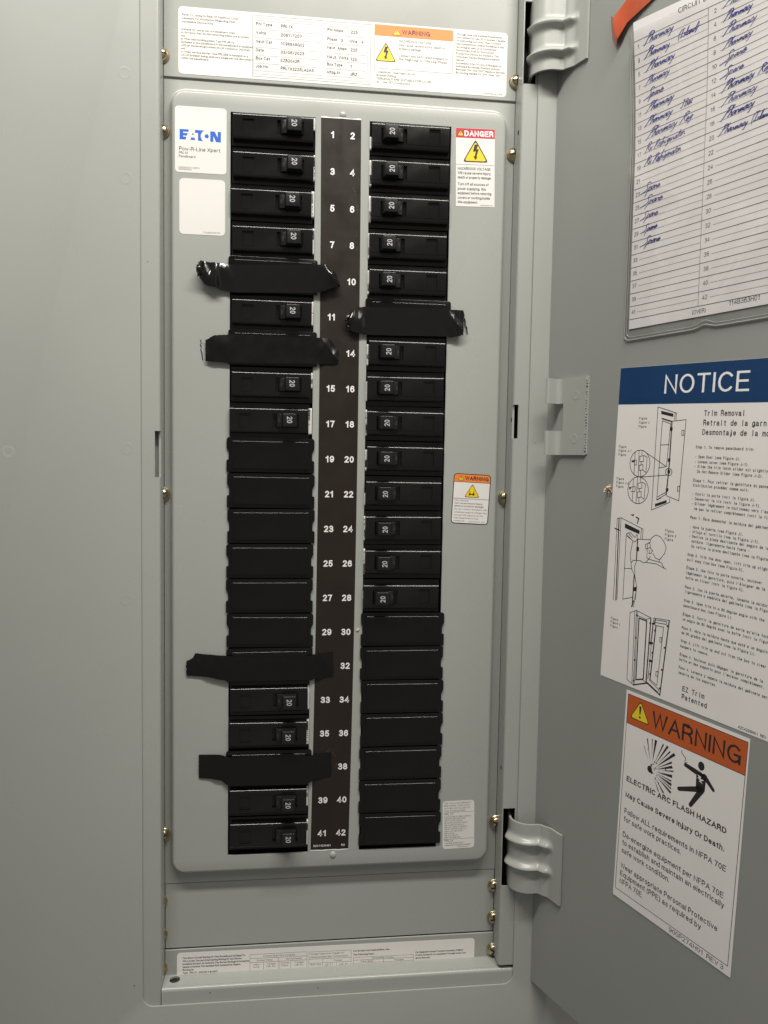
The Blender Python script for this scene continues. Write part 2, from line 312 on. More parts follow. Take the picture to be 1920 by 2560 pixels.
def sheet(name, label, cat, loc, mat3, wdt, hgt, r=2.0, m='label', th=0.14, group=None):
    """a sticker: local origin at its top left corner, y downwards negative"""
    pr = rrect(0, wdt, -hgt, 0, r) if r > 0 else [(0, -hgt), (wdt, -hgt), (wdt, 0), (0, 0)]
    b = MB(); b.prism(pr, 0, th, 'z')
    o = b.build(name, m, None); place(o, *loc, mat3)
    return tag(o, label, cat, group)

# ------------------------------------------------------------------ trim, frame and covers
from mathutils.geometry import tessellate_polygon
def holed(b, outer, holes, y, flip=False):
    loops = [[Vector((p[0], p[1], 0)) for p in l] for l in [outer] + holes]
    tr = tessellate_polygon(loops); pts = [p for l in [outer] + holes for p in l]
    b.add([(p[0], y, p[1]) for p in pts], [tuple(t) for t in tr])
def band(b, loopA, yA, loopB, yB):
    n = len(loopA); b.add([(p[0], yA, p[1]) for p in loopA] + [(p[0], yB, p[1]) for p in loopB], [(i, (i + 1) % n, n + (i + 1) % n, n + i) for i in range(n)])
FL, FR, SEAM0, SEAM1, SEAM2, LEDGE = -117.9, 133.7, 34.9, -545.9, -597.0, -616.3
FRONT, TRIM = -9.0, -10.7
OL, OR_, OB = -130.7, 145.0, -627.8

trim = thing("panel_trim", "large grey painted steel trim sheet framing the open breaker recess", "panel trim", (0, 0, -640))
tz = 640.0
def tb(b, *a, **k):          # build under the trim, whose origin sits at z = -640
    b.v = [(p[0], p[1], p[2] + tz) for p in b.v]; return b.build(*a, **k)
b = MB(); op = rrect(OL, OR_, OB, 132, 8.0, 8)
outer = [(-340, -820), (360, -820), (360, 300), (-340, 300)]
holed(b, outer, [op], TRIM); holed(b, outer, [op], TRIM + 1.5); band(b, op, TRIM, op, TRIM + 1.5); band(b, outer, TRIM, outer, TRIM + 1.5)
tb(b, "trim_sheet", 'paint', trim, bevel=0.35, seg=2, smooth=25)
# left column of the frame, full height, with the latch slot
Lp = [(-140, FRONT)] + arc(FL - 2.2, FRONT + 2.2, 2.2, -90, 0, 6) + [(FL, 8.2), (FL - 1.5, 8.2), (FL - 1.5, FRONT + 2.4), (FL - 2.4, FRONT + 1.5), (-140, FRONT + 1.5)]
b = MB(); b.prism(Lp, -640, -243.2); b.prism(Lp, -211.1, 140)
b.prism([(-140, FRONT), (-121.6, FRONT), (-121.6, FRONT + 1.5), (-140, FRONT + 1.5)], -243.2, -211.1)
b.prism([(FL, -5.6), (FL, 8.2), (FL - 1.5, 8.2), (FL - 1.5, -5.6)], -243.2, -211.1)
tb(b, "frame_column", 'paint', trim, smooth=25)
b = MB(); b.box(-125.5, -119.7, -2.5, 6, -248, -206); tb(b, "latch_bar", 'paint', trim)
# right column: latch slot and the two hinge openings
Rp = [(152, FRONT), (152, FRONT + 1.5), (FR + 2.4, FRONT + 1.5), (FR + 1.5, FRONT + 2.4), (FR + 1.5, 8.2), (FR, 8.2)] + arc(FR + 2.2, FRONT + 2.2, 2.2, 180, 270, 6)
def rseg(b, z0, z1): b.prism(Rp, z0, z1)
def rslot(b, z0, z1, x, ywall, wt=1.5):
    b.prism([(x, FRONT), (152, FRONT), (152, FRONT + 1.5), (x, FRONT + 1.5)], z0, z1)
    b.prism([(FR, ywall), (FR + wt, ywall), (FR + wt, 8.2), (FR, 8.2)], z0, z1)
b = MB()
rseg(b, -613.4, -551.0); rslot(b, -551.0, -490.0, 143.5, FRONT + .4, .7); rseg(b, -490.0, -211.2); rslot(b, -211.2, -186.6, 137.4, -6.2)
rseg(b, -186.6, 40.5); rslot(b, 40.5, 97.0, 143.5, FRONT + .4, .7); rseg(b, 97, 140)
tb(b, "frame_column", 'paint', trim, smooth=25)
# ledge along the bottom, with its round hole
b = MB(); hc = [(-109.8 + 3.9 * math.cos(t), 1.4 + 3.9 * math.sin(t)) for t in [2 * math.pi * k / 20 for k in range(20)]]
o_ = [(FL + .2, FRONT + 2.6), (152, FRONT + 2.6), (152, 9.5), (FL + .2, 9.5)]
for zz in (LEDGE, LEDGE - 1.5):
    loops = [[Vector((p[0], p[1], 0)) for p in l] for l in (o_, hc)]
    b.add([(p[0], p[1], zz) for p in o_ + hc], [tuple(t) for t in tessellate_polygon(loops)])
n = len(hc); b.add([(p[0], p[1], LEDGE) for p in hc] + [(p[0], p[1], LEDGE - 1.5) for p in hc], [(i, (i + 1) % n, n + (i + 1) % n, n + i) for i in range(n)])
yz = [(FRONT + 2.6, LEDGE)] + [(y, z) for y, z in arc(FRONT + 2.7, LEDGE - 2.6, 2.6, 90, 180, 8)] + [(FRONT - .05, -640), (FRONT + 1.5, -640), (FRONT + 1.5, LEDGE - 2.2), (FRONT + 2.6, LEDGE - 1.5)]
b.prism(yz, FL + .2, 152, 'x')
tb(b, "frame_ledge", 'paint', trim, smooth=30)
b = MB(); b.box(-150, 165, 14, 15, -660, 150); b.box(-150, -149, 0, 14, -660, 150); b.box(164, 165, 0, 14, -660, 150); tb(b, "box_back", 'dark', trim)
for x, z in ((-140.3, 27.1), (-140.1, -41.6), (-139.8, -223.9), (-141.1, -329.3), (-218.3, -227.5)):
    b = MB(); b.lathe([(4.3, 0), (4.0, -.03), (3.4, -.055), (2.9, -.03), (2.3, .0)], 28, x, z, TRIM - .006)
    tb(b, "weld_mark", 'paint', trim, smooth=0)
for z, y in ((9.0, -2.0), (-197.5, -4.2), (-461.0, -2.0)):
    b = MB(); b.add([(FR - .06, y + 1.5 * math.cos(t), z + 1.7 * math.sin(t)) for t in [2 * math.pi * k / 14 for k in range(14)]], [tuple(range(14))]); tb(b, "screw_hole", 'dark', trim)
# small chips and pin marks in the paint
for x, z, r in ((-136.5, -611.0, .5), (-126.0, -96.0, .35), (-4.0, -622.5, .45), (-83.0, -621.0, .5), (150.5, -214.5, .35)):
    b = MB(); b.lathe([(r, 0), (r * .5, -.05), (.01, -.06)], 8, x, z, (TRIM if x < OL or x > OR_ else FRONT) - .05); tb(b, "paint_chip", 'ink_mid', trim)

def screw(parent, x, z, ox, oz, y=8.0):
    b = MB(); b.lathe([(5.4, 0), (5.4, -.9), (5.0, -1.3), (4.4, -1.3), (4.1, -2.6), (3.2, -3.5), (1.8, -4.0), (.01, -4.1)], 26, x - ox, z - oz, y)
    o = b.build("screw", 'brass', parent, smooth=35)
    b = MB(); a = random.uniform(0, 3.1); c, s_ = math.cos(a), math.sin(a)
    for (l, w_) in ((3.4, .55), (.55, 3.4)):
        q = [(-l, -w_), (l, -w_), (l, w_), (-l, w_)]
        b.prism([(x - ox + p[0] * c - p[1] * s_, z - oz + p[0] * s_ + p[1] * c) for p in q], y - 4.18, y - 3.0, 'y')
    b.build("screw_recess", 'dark', o)

cover = thing("deadfront_cover", "raised grey steel cover with two tall slots holding the breaker columns", "cover", (0, 0, SEAM1))
b = MB(); RX0, RX1, RZ0, RZ1 = -109.2, 123.0, -532.6, 22.0
def rim(o): return rrect(RX0 - o, RX1 + o, RZ0 - o, RZ1 + o, 7 + o, 8)
prof = [(6.2, 8.0), (5.0, 7.88), (4.0, 7.25), (3.35, 6.0), (2.9, 4.0), (2.45, 2.1), (1.8, .85), (.9, .2), (0, 0)]
holed(b, [(FL + .3, SEAM1), (FR - .3, SEAM1), (FR - .3, SEAM0), (FL + .3, SEAM0)], [rim(6.2)], 8.0)
for (o1, y1), (o2, y2) in zip(prof, prof[1:]): band(b, rim(o1), y1, rim(o2), y2)
WIN = [(-71.3, -12.4, -522.4, 11.1), (25.9, 84.8, -522.4, 11.1)]
wl = [[(x0, z0), (x1, z0), (x1, z1), (x0, z1)] for x0, x1, z0, z1 in WIN]
holed(b, rim(0), wl, 0)
for l in wl: band(b, l, 0, l, 1.6)
b.v = [(p[0], p[1], p[2] - SEAM1) for p in b.v]
b.build("cover_plate", 'paint', cover, smooth=40)
for x, zs in ((FL - 1.2, (-2.1, -256, -508)), (FR - .2, (-3.1, -255.6, -508))):
    for z in zs: screw(cover, x, z, 0, SEAM1)
# scuffs and specks in the cover's paint
i = Ink(0); rnd = random.Random(31)
for (cx, cz, sx_, sz_, n_) in ((-105.5, -282, 1.6, 14, 14), (-103, -335, 3, 20, 8), (105, -160, 10, 60, 10), (100, -400, 12, 50, 9), (-90, -200, 12, 40, 8), (60, 16.5, 30, 2, 6)):
    for q in range(n_):
        x, z, L, g = cx + rnd.gauss(0, sx_), cz + rnd.gauss(0, sz_), rnd.uniform(.15, 1.1), rnd.uniform(0, 3.1); i.line([(x, z), (x + L * math.cos(g), z + L * math.sin(g))], rnd.uniform(.12, .3))
bb = MB(); bb.v = [(p[0], -.012, p[1] - SEAM1) for p in i.v]; bb.f = i.f; bb.build("paint_scuffs", 'scuff', cover, merge=False)["kind"] = "stuff"
# small pressed lugs above and below the number strip
for x, z in ((6.8, 14.2), (6.4, -525.2)):
    b = MB(); b.lathe([(2.6, 0), (2.3, -.35), (1.6, -.8), (.8, -1.05), (.01, -1.1)], 18, x, z - SEAM1); b.build("pressed_lug", 'paint', cover, smooth=0)
def plate(name, label, z0, z1, y, th, zs):
    t = thing(name, label, "cover", (0, 0, z0))
    b = MB(); b.box(FL + .3, FR - .3, y, y + th, 0, z1 - z0); b.build("plate", 'paint', t, bevel=.4)
    for x in (FL - (1.0 if z0 > 0 else 3.2), FR - .2):
        for z in zs: screw(t, x, z, 0, z0, y)
    return t
plate("cover_plate_panel", "flat grey cover plate at the top behind the wide white data label", SEAM0, 138, 6.6, 1.5, (48.3,))
plate("cover_plate_panel", "plain grey cover plate just below the breaker cover", -596.4, SEAM1 - .5, 8.3, 1.3, (-559.5, -585.1))
plate("cover_plate_panel", "lowest grey cover plate half hidden behind the bottom ledge", -632, SEAM2, 6.9, 1.5, (-610.3,))

# ------------------------------------------------------------------ breakers
def nose_profile(z0, z1, cut=None, r=2.1, yb=2.4):
    bot = arc(-3 + r, z0 + r, r, 270, 180, 6); top = arc(-2.75 + r, z1 - r, r, 180, 90, 6)
    pts = [(yb, z0)] + bot
    if cut: a, c, d = cut; pts += [(-3, a), (-3 + d, a), (-3 + d, c), (-3, c)]
    return pts + [(-3.0, 5.50), (-2.75, 5.52)] + top + [(yb, z1)]
def make_breaker():
    t = thing("circuit_breaker", "", "", (0, 0, 0))
    b = MB(); b.box(-28.9, 28.9, 2.2, 11, -12.3, 12.3)
    cuts = [(-27.8, -21.2, None), (-21.2, -13.1, (-5.7, 4.6, 1.1)), (-13.1, 2.7, None), (2.7, 21.2, (-5.0, 5.0, 2.6)), (21.2, 27.8, None)]
    for x0, x1, c in cuts: b.prism(nose_profile(-9.1, 9.1, c), x0, x1, 'x')
    b.build("body", 'black', t, smooth=28, merge=False)
    # window tab frame, a hair proud of the pocket floor
    b = MB(); b.box(-20.6, -13.7, -2.35, -1.6, -5.3, -4.6); b.build("window_sill", 'black', t)
    hp = [(4.6, -.6), (4.8, -2.4), (5.6, -4.2), (7.2, -5.3), (9.2, -5.6), (9.8, -10.6), (10.1, -11.3), (18.9, -11.3), (19.3, -10.8), (20.5, -3.0), (20.5, -.5)]
    b = MB(); b.prism(hp, -4.65, 4.65); h = b.build("handle", 'handle', t, bevel=.45, seg=3, smooth=40)
    i = Ink(0); i.text("20", 0, 0, 3.8, w=4.9, align='c', bold=.016, res=4)
    bb = MB(); bb.v = [(14.5 - 1.9 + p[1], -11.34 - p[2] * 2, 0.1 - p[0]) for p in i.v]; bb.f = i.f
    bb.build("rating_mark", 'mark', h, merge=False)
    # embossed position mark on the barrel of the handle
    i = Ink(0); i.text("ON", 0, 0, 1.5, w=2.9, align='c', bold=.02)
    bb = MB(); bb.v = [(6.3 + p[1], -5.25 - p[1] * .22, -.1 - p[0]) for p in i.v]; bb.f = i.f
    bb.build("position_mark", 'ink_mid', h, merge=False)
    return t
def copy_tree(o, parent=None):
    c = o.copy(); sc.collection.objects.link(c); c.parent = parent
    for ch in o.children: copy_tree(ch, c)
    return c
ROW = 25.4
def words(n):
    U = "zero one two three four five six seven eight nine ten eleven twelve thirteen fourteen fifteen sixteen seventeen eighteen nineteen".split()
    return U[n] if n < 20 else ("twenty thirty forty".split()[n // 10 - 2] + ("-" + U[n % 10] if n % 10 else ""))
proto = make_breaker(); first = True
LEFT_B = [1, 3, 5, 7, 11, 15, 17, 33, 35, 39, 41]; RIGHT_B = [2, 4, 6, 8, 10, 14, 16, 18, 20, 22, 24, 26, 28]
SIDE = {1: (.2, 9.5), 3: (-8.5, 10), 5: (-8.5, 10), 7: (-9, 9), 11: (-8, 1), 15: (-2, 6), 17: (-9.5, 9.5), 33: (-9, 2), 35: (-9.5, 9.5), 39: (-6, 6), 41: (-10, 8), 4: (-9, 9), 6: (-9.5, 9.5), 8: (-8, 9), 10: (-8, 8), 14: (-6, 6), 16: (-2, 5), 18: (-9, 9.5), 20: (-8, 6), 24: (-9, 8.5), 26: (-9.5, 9.5), 28: (-9, 4)}
JX = {5: -1.0, 17: -1.6, 35: -.6, 3: .2, 8: -.4, 28: -1.0, 22: -.5, 16: -.4, 6: .4, 4: .4}
for nbr in LEFT_B + RIGHT_B:
    if first: t = proto; first = False
    else: t = copy_tree(proto)
    left = nbr % 2 == 1; k = (nbr - 1) // 2 if left else (nbr - 2) // 2
    rr = Matrix.Rotation(math.radians(random.uniform(-.35, .35)) + (0 if left else math.pi), 3, 'Y')
    jx = JX.get(nbr, random.uniform(-.25, .25))
    place(t, (-41.6 if left else 55.1) + jx, random.uniform(-.25, .25), -ROW * k + (1.3 if left else 1.1) + random.uniform(-.2, .2), rr)
    t["label"] = "black toggle breaker rated 20, beside the printed number %s" % words(nbr); t["category"] = "breaker"; t["group"] = "20 amp circuit breakers"
    if nbr in SIDE:
        z0, z1 = SIDE[nbr]; s = 1 if left else -1
        a0, a1 = (z0, z1) if left else (-z1, -z0)
        b = MB(); b.prism(rrect(.2, 6, a0, a1, 1.2, 4), 28.95 - 1.1 + .15, 28.95 + .12 - jx * s * .8, 'x'); o = b.build("side_label", 'label', t)
        i = Ink(0)
        for zz in [] if nbr not in (3, 5, 17, 35, 24, 26, 18) else [a0 + 2 + q * 1.6 for q in range(int((a1 - a0 - 3) / 1.6))]:
            if random.random() < .6: i.rect(.15, .6, zz, zz + random.uniform(.5, 1.2))
        if i.f:
            bb = MB(); bb.v = [(28.6, p[0] - .0, p[1]) for p in i.v]
            bb.v = [(28.35 + (p[0] - .15) * 1.2, .16, p[1]) for p in i.v]; bb.f = i.f; bb.build("side_print", 'ink_mid', o, merge=False)

# ------------------------------------------------------------------ blank filler plates
def make_blank():
    t = thing("filler_plate", "", "", (0, 0, 0)); W, H = 31.2, 12.35
    side = [(W, H), (W, 4.4), (W - .8, 3.4), (W - 1.5, 1.2), (W - 1.5, -3.5), (W, -3.9), (W, -H)]
    pts = [(-x, z) for x, z in side[::-1]] + side
    pts = [(-W, -H), (-W, -3.9), (-W + 1.5, -3.5), (-W + 1.5, 1.2), (-W + .8, 3.4), (-W, 4.4), (-W, H - 1.2), (-W + 1.2, H), (W - 1.2, H), (W, H - 1.2), (W, 4.4), (W - .8, 3.4), (W - 1.5, 1.2), (W - 1.5, -3.5), (W, -3.9), (W, -H)]
    b = MB(); b.prism(pts, -1.35, -.02, 'y'); b.build("base_plate", 'blank', t, bevel=.3, seg=2, smooth=40)
    b = MB(); b.box(-27.2, 27.2, -2.75, -1.2, -10.0, 9.9); b.build("raised_face", 'blank', t, bevel=.9, seg=4, smooth=40)
    return t
bl = make_blank(); first = True
for nbr in [9, 13, 19, 21, 23, 25, 27, 29, 31, 37, 12, 30, 32, 34, 36, 38, 40, 42]:
    if first: t = bl; first = False
    else: t = copy_tree(bl)
    left = nbr % 2 == 1; k = (nbr - 1) // 2 if left else (nbr - 2) // 2
    place(t, (-41.6 if left else 56.2) + random.uniform(-.55, .55), -random.uniform(0, .2), -ROW * k + 1.9 + random.uniform(-.15, .15), Matrix.Rotation(math.radians(random.uniform(-.4, .4)), 3, 'Y'))
    taped = nbr in (9, 12, 13, 31, 37)
    near = {9: "just above breaker eleven", 13: "just below breaker eleven", 12: "in the right column", 31: "just above breaker thirty-three", 37: "just below breaker thirty-five"}
    t["label"] = ("taped-over black filler plate %s" % near[nbr]) if taped else "blank black filler plate beside the printed number %s" % words(nbr)
    t["category"] = "filler plate"; t["group"] = "blank filler plates"

# ------------------------------------------------------------------ number strip
def bow(z): r = -z / ROW; return .213 * r - .0149 * r * r
strip = MB(); zz = [11.3 - 531.9 * q / 48 for q in range(49)]
def creased(x, z):    # the vinyl bridges the pressed lug at its top end
    return -.14 - (.5 * math.exp(-((x - 6.4) / 2.2) ** 2) * max(0, 1 - (11.3 - z) / 46) if z > -40 else 0)
xs = [-8.5 + 28.3 * q / 24 for q in range(25)]
strip.grid([[(x + bow(z), creased(x, z), z + 520.6) for x in xs] for z in zz])
e0 = len(strip.v)
so = strip.build("number_strip", 'strip', None, smooth=0); place(so, 0, 0, -520.6)
tag(so, "tall dark brown strip of white circuit numbers between the breaker columns", "number strip")
for za, zb in ((11.3, 12.0), (-521.2, -520.6)):
    b = MB(); b.grid([[(x + bow(z), -.13 - (.3 if za > 0 and 4 < x < 9 else 0), z + 520.6 - .25 * math.cos(x * .5)) for x in xs] for z in (za - .3, zb)]); b.build("white_edge", 'white_ink', so)
for nbr in range(1, 43):
    k = (nbr - 1) // 2; z = -ROW * k; x = (0 if nbr % 2 else 14.1) + bow(z)
    i = Ink(0); i.text(str(nbr), 0, 0, 4.7, align='c', bold=.027)
    bb = MB(); bb.v = [(p[0], -p[2] * 2, p[1] - 2.35) for p in i.v]; bb.f = i.f
    o = bb.build("printed_number", 'white_ink', so, merge=False); o.location = Vector((x, creased(x - bow(z), z) - .06, z + 520.6)) * MM
i = Ink(0); i.text("32C1121H01", -6.6, 0, 1.5, w=13.2, bold=.015); i.text("R3", 14.4, 0, 1.5, w=2.8, bold=.015)
bb = MB(); bb.v = [(p[0] + bow(-517) , -.2 - p[2] * 2, p[1] + 520.6 - 518.3) for p in i.v]; bb.f = i.f; bb.build("part_number", 'white_ink', so, merge=False)
# scuffs in the vinyl
i = Ink(0)
for (x0, z0, x1, z1, n_) in ((-4.9, -442.4, 9.2, -450, 16), (1.5, -444, 8, -444, 6), (15.6, -36, 18.2, -52, 22), (17, -60, 18.4, -80, 8), (9, -454, 7, -458, 6)):
    for q in range(n_):
        a = random.random(); x = x0 + (x1 - x0) * a + random.gauss(0, .5); z = z0 + (z1 - z0) * a + random.gauss(0, .6); L = random.uniform(.2, 1.2); g = math.atan2(z1 - z0, x1 - x0) + random.gauss(0, .5)
        i.line([(x, z), (x + L * math.cos(g), z + L * math.sin(g))], random.uniform(.10, .2))
bb = MB(); bb.v = [(p[0], -.17, p[1] + 520.6) for p in i.v]; bb.f = i.f; bb.build("scuff_marks", 'ink_soft', so, merge=False)["kind"] = "stuff"

# ------------------------------------------------------------------ stickers on the panel
# wide data label on the top plate
s = sheet("data_label", "wide white data label with ratings table and orange warning box at the top", "label", (-107.6, 6.58, 82.2), PANEL, 233.8, 45.0, 2.6)
T = Ink(.17)
for k, l in enumerate(["Refer To Listing On Rear Of Deadfront Cover", "Assembly For Information Regarding Field", "Installable Device Kits."]):
    T.text(l, 2.4, -6.1 - 2.3 * k, 1.5, w=len(l) * .905, bold=.02)
for k, l in enumerate(["Suitable for use as service equipment when:", "a) Not more than six disconnecting means are provided,", "and", "b) When main bonding jumper Type PRLMBJ is", "installed in the panelboard if the panelboard is equipped", "with an insulated grounded circuit conductor (neutral),", "and", "c) When service barrier Type PRLSEB is installed on a", "circuit breaker being used as a single service disconnect", "within the panelboard."]):
    T.text(l, 1.9, -15.8 - 2.15 * k, 1.45, w=len(l) * .865, bold=.02)
for k, l in enumerate(["Through Feed And Subfeed Panelboards", "Are Limited For Use On A System Capable", "Of Delivering Not More Than 10,000A,", "rms Symmetrical, Unless Panelboard Has", "An Integral Main Or Is Connected", "Downstream From An Overcurrent", "Protective Device As Stated In The", "Attached \"Series Rating Information", "Manual\"", "Automatic Trip Of Circuit Breaker Is", "Indicated By Handle Position Midway", "Between \"On\" And \"Off\". Restore Service", "By Moving Handle To \"Off\" Then \"On\"."]):
    T.text(l, 196.0, -4.2 - 2.23 * k, 1.45, w=len(l) * .93, bold=.02)
for k, l in enumerate(["* Maximum - See Main Circuit", "Breaker Rating", "TERMINALS ARE SUITABLE FOR CU OR", "AL - Use 75°C Conductors."]):
    T.text(l, 138.4, -34.5 - 2.32 * k, 1.5, w=len(l) * (1.24 if k == 2 else 1.0), bold=.01)
for k, (l, y) in enumerate([("HAZARDOUS VOLTAGE", -12.2), ("May cause severe injury, death or", -14.9), ("property damage.", -17.5), ("Connect only 240V rated breakers to", -22.3), ("the \"High Leg\" or \"Wild Leg\" Phase.", -24.8)]):
    T.text(l, 154.3, y, 1.6, w=len(l) * (1.4 if k == 0 else 1.02), bold=.01)
T.text("900P051H01  R9", 217.3, -44.0, 1.1, w=13.4)
T.build("small_print", 'ink_mid', s)
T = Ink(.17)
for l, v, y in [("Pnl Type", "PRL1X", -8.6), ("Volts", "208Y/120V", -14.5), ("Neut Cat", "1C96649G02", -20.4), ("Date", "03/06/2023", -26.2), ("Box Cat", "EZB2042R", -31.8), ("Job No", "PRL1X3225L42AS", -37.2)]:
    T.text(l, 53.0, y, 2.15, w=len(l) * 1.46, bold=.022); T.text(v, 70.4, y - .35, 2.25, w=len(v) * 1.68, bold=.022)
for l, v, y in [("Pnl Amps", "225", -8.6), ("Phase", "", -15.0), ("Neut. Amps", "225", -20.8), ("Neut. Volts", "120", -27.2), ("Box Type", "1", -32.2), ("Mfdg At", "JRZ", -37.6)]:
    T.text(l, 103.0, y, 2.15, w=len(l) * 1.4, bold=.022); T.text(v, 119.6, y - .45, 2.25, bold=.022)
T.text("3", 112.6, -15.4, 2.2, bold=.022); T.text("Wire", 118.6, -15.4, 2.2, bold=.022); T.text("4", 127.3, -15.4, 2.2, bold=.022)
T.build("ratings_text", 'ink', s)
T = Ink(.165)
for x0, x1 in ((52.3, 99.4), (102.4, 130.6)):
    for y in (-5.2, -11.2, -16.9, -23.4, -28.8, -34.2, -39.3): T.line([(x0, y), (x1, y)], .22)
for x in (67.5, 118.0):
    for y in (-5.3, -11.3, -17.0, -23.5, -28.9, -34.3): T.line([(x, y), (x, y - 1.2)], .2)
T.line([(50.8, -1.9), (133.9, -1.9), (133.8, -43.2), (50.7, -43.2), (50.8, -1.9)], .28); T.line([(51.7, -3.6), (132.0, -3.6), (131.6, -41.5), (51.5, -41.5), (51.7, -3.6)], .2)
T.line([(136.6, -8.9), (136.6, -31.3), (193.4, -31.3), (193.4, -8.8)], .25); T.line([(152.9, -8.9), (152.9, -31.3)], .22)
T.build("table_rules", 'ink_soft', s)
T = Ink(.165); T.rect(136.5, 193.5, -8.85, -1.2); T.build("orange_band", 'orange', s)
K = Ink(.19); Y = Ink(.21); tri_sign(K, Y, 152.5, -2.4, -7.8, 3.1, .35); tri_sign(K, Y, 144.8, -12.9, -26.4, 7.6, .55)
K.build("triangle_outline", 'ink', s); Y.build("triangle_field", 'yellow', s)
K = Ink(.23); bolt(K, 144.8, -20.6, 9.2); bang(K, 152.5, -4.1, -7.3); K.build("hazard_symbol", 'ink', s)
K = Ink(.19); K.text("WARNING", 156.4, -6.8, 3.2, w=20.6, bold=.028, res=3); K.build("warning_word", 'maroon', s)

# maker's label
s = sheet("maker_label", "white maker's label with blue logo at the top left of the cover", "label", (-109.0, -.02, 12.7), PANEL, 35.0, 44.6, 2.4)
K = Ink(.17)
E_ = [(3.15, -15.55), (9.5, -15.6), (8.95, -17.2), (5.6, -17.2), (5.35, -17.65), (5.6, -18.1), (8.6, -18.1), (8.0, -19.8), (5.6, -19.8), (5.35, -20.2), (5.6, -20.6), (7.7, -20.6), (7.1, -22.5), (3.1, -22.5)]
K.poly(E_[::-1])
K.poly([(10.35, -22.5), (13.7, -22.5), (13.15, -20.8), (10.95, -20.8)][::1])
K.poly([(13.5, -17.55), (13.5, -15.6), (20.1, -15.6), (19.0, -16.15), (18.1, -17.1), (17.55, -18.3), (17.4, -19.5), (17.6, -20.7), (18.1, -21.8), (19.0, -22.8), (15.6, -22.8), (15.6, -17.55)][::-1])
K.disc(21.5, -19.4, 1.4, 1.4)
K.poly([(23.9, -22.9), (23.9, -15.9), (26.9, -15.9), (29.0, -20.0), (29.0, -15.95), (31.15, -15.95), (31.1, -23.0), (27.9, -23.0), (26.0, -19.0), (26.0, -22.9)][::-1])
K.build("logo", 'blue', s)
K = Ink(.17); K.poly([(11.5, -19.05), (12.75, -19.05), (12.1, -17.25)]); K.build("logo_accent", 'ink_soft', s)
K = Ink(.17); K.text("Pow-R-Line Xpert", 2.7, -29.9, 2.55, w=28.4, bold=.008); K.text("PRL1X", 2.55, -32.2, 1.65, w=6.4, bold=.01); K.text("Panelboard", 2.55, -34.6, 1.65, w=11.4, bold=.01)
K.text("ASSEMBLED IN MEXICO", 2.35, -41.8, 1.05, w=14.5); K.text("900P050H03 R2", 2.35, -43.1, 1.05, w=9.0); K.build("lettering", 'ink_mid', s)

# plain sticker under it (its square code is left out)
s = sheet("code_sticker", "blank white sticker with a tiny part number, below the maker's label", "label", (-106.1, -.02, -35.8), PANEL, 31.3, 38.0, 2.8)
K = Ink(.17); K.text("P 1A32051H01 R1", 16.4, -36.9, 1.15, w=11.6); K.build("lettering", 'ink_mid', s)

# danger label
s = sheet("danger_label", "white and red danger label at the top right of the cover", "label", (88.1, -.02, 10.4), rot2(PANEL, 1.25), 28.6, 54.9, .3)
K = Ink(.165); K.rect(.05, 28.55, -6.7, -.05); K.build("red_band", 'red', s)
K = Ink(.19); Y = Ink(.21); tri_sign(K, Y, 3.4, -1.0, -5.5, 2.5, .3); tri_sign(K, Y, 14.4, -7.4, -23.6, 9.5, .85)
K.build("triangle_outline", 'ink', s); Y.build("triangle_field", 'yellow', s)
K = Ink(.23); bolt(K, 14.4, -16.6, 11.0); bang(K, 3.4, -2.4, -5.0); K.build("hazard_symbol", 'ink', s)
K = Ink(.19); K.text("DANGER", 6.2, -5.5, 4.0, w=21.8, bold=.03, res=3); K.build("danger_word", 'white_ink', s)
K = Ink(.17); K.line([(.2, -25.4), (28.4, -25.4)], .22)
for l, y in [("HAZARDOUS VOLTAGE", -29.2), ("Will cause severe injury,", -32.3), ("death or property damage.", -35.4), ("Turn off all sources of", -40.1), ("power supplying  this", -43.4), ("equipment before removing", -46.5), ("covers or working inside", -49.7), ("this equipment.", -52.8)]:
    K.text(l, 1.3, y, 1.95, w=len(l) * (1.43 if y == -29.2 else 1.0), bold=.02)
K.text("387P848H01 R0", 18.0, -54.3, .8, w=9.4); K.build("lettering", 'ink', s)

# fire hazard label
s = sheet("fire_hazard_label", "small orange and white fire hazard label at mid height right of the breakers", "label", (92.4, -.02, -237.3), rot2(PANEL, -2.6), 28.2, 37.2, 2.6, m='ink')
def inset(p, d): return rrect(.55, 27.65, p, d, 2.1)
K = Ink(.165); K.poly(arc(25.5, -2.65, 2.1, 0, 90, 5) + arc(2.65, -2.65, 2.1, 90, 180, 5) + [(.55, -6.0), (27.65, -6.0)]); K.build("orange_band", 'orange', s)
K = Ink(.165); K.poly(arc(2.65, -34.55, 2.1, 180, 270, 5) + arc(25.5, -34.55, 2.1, 270, 360, 5) + [(27.65, -6.4), (.55, -6.4)]); K.build("white_field", 'label', s)
K = Ink(.19); Y = Ink(.21); tri_sign(K, Y, 5.5, -1.4, -5.1, 2.3, .3); tri_sign(K, Y, 14.6, -7.2, -17.4, 5.8, .45)
K.line([(.6, -18.5), (27.6, -18.5)], .3); K.build("triangle_outline", 'maroon', s); Y.build("triangle_field", 'yellow', s)
K = Ink(.23); bang(K, 5.5, -2.5, -4.8)
for a, l in ((205, 1.6), (230, 1.3), (165, 1.8), (140, 1.6), (105, 3.8), (75, 4.0), (40, 1.8), (20, 2.1), (330, 1.5), (305, 1.3)):
    x0, y0 = 14.3 + (1.7 if math.cos(math.radians(a)) > 0 else -1.7) * .6, -15.2; c, q = math.cos(math.radians(a)), math.sin(math.radians(a))
    K.poly([(x0 - q * .4, y0 + c * .4), (x0 + q * .4, y0 - c * .4), (x0 + c * l, y0 + q * l)])
K.rect(13.2, 15.6, -15.4, -14.7); K.build("hazard_symbol", 'ink', s)
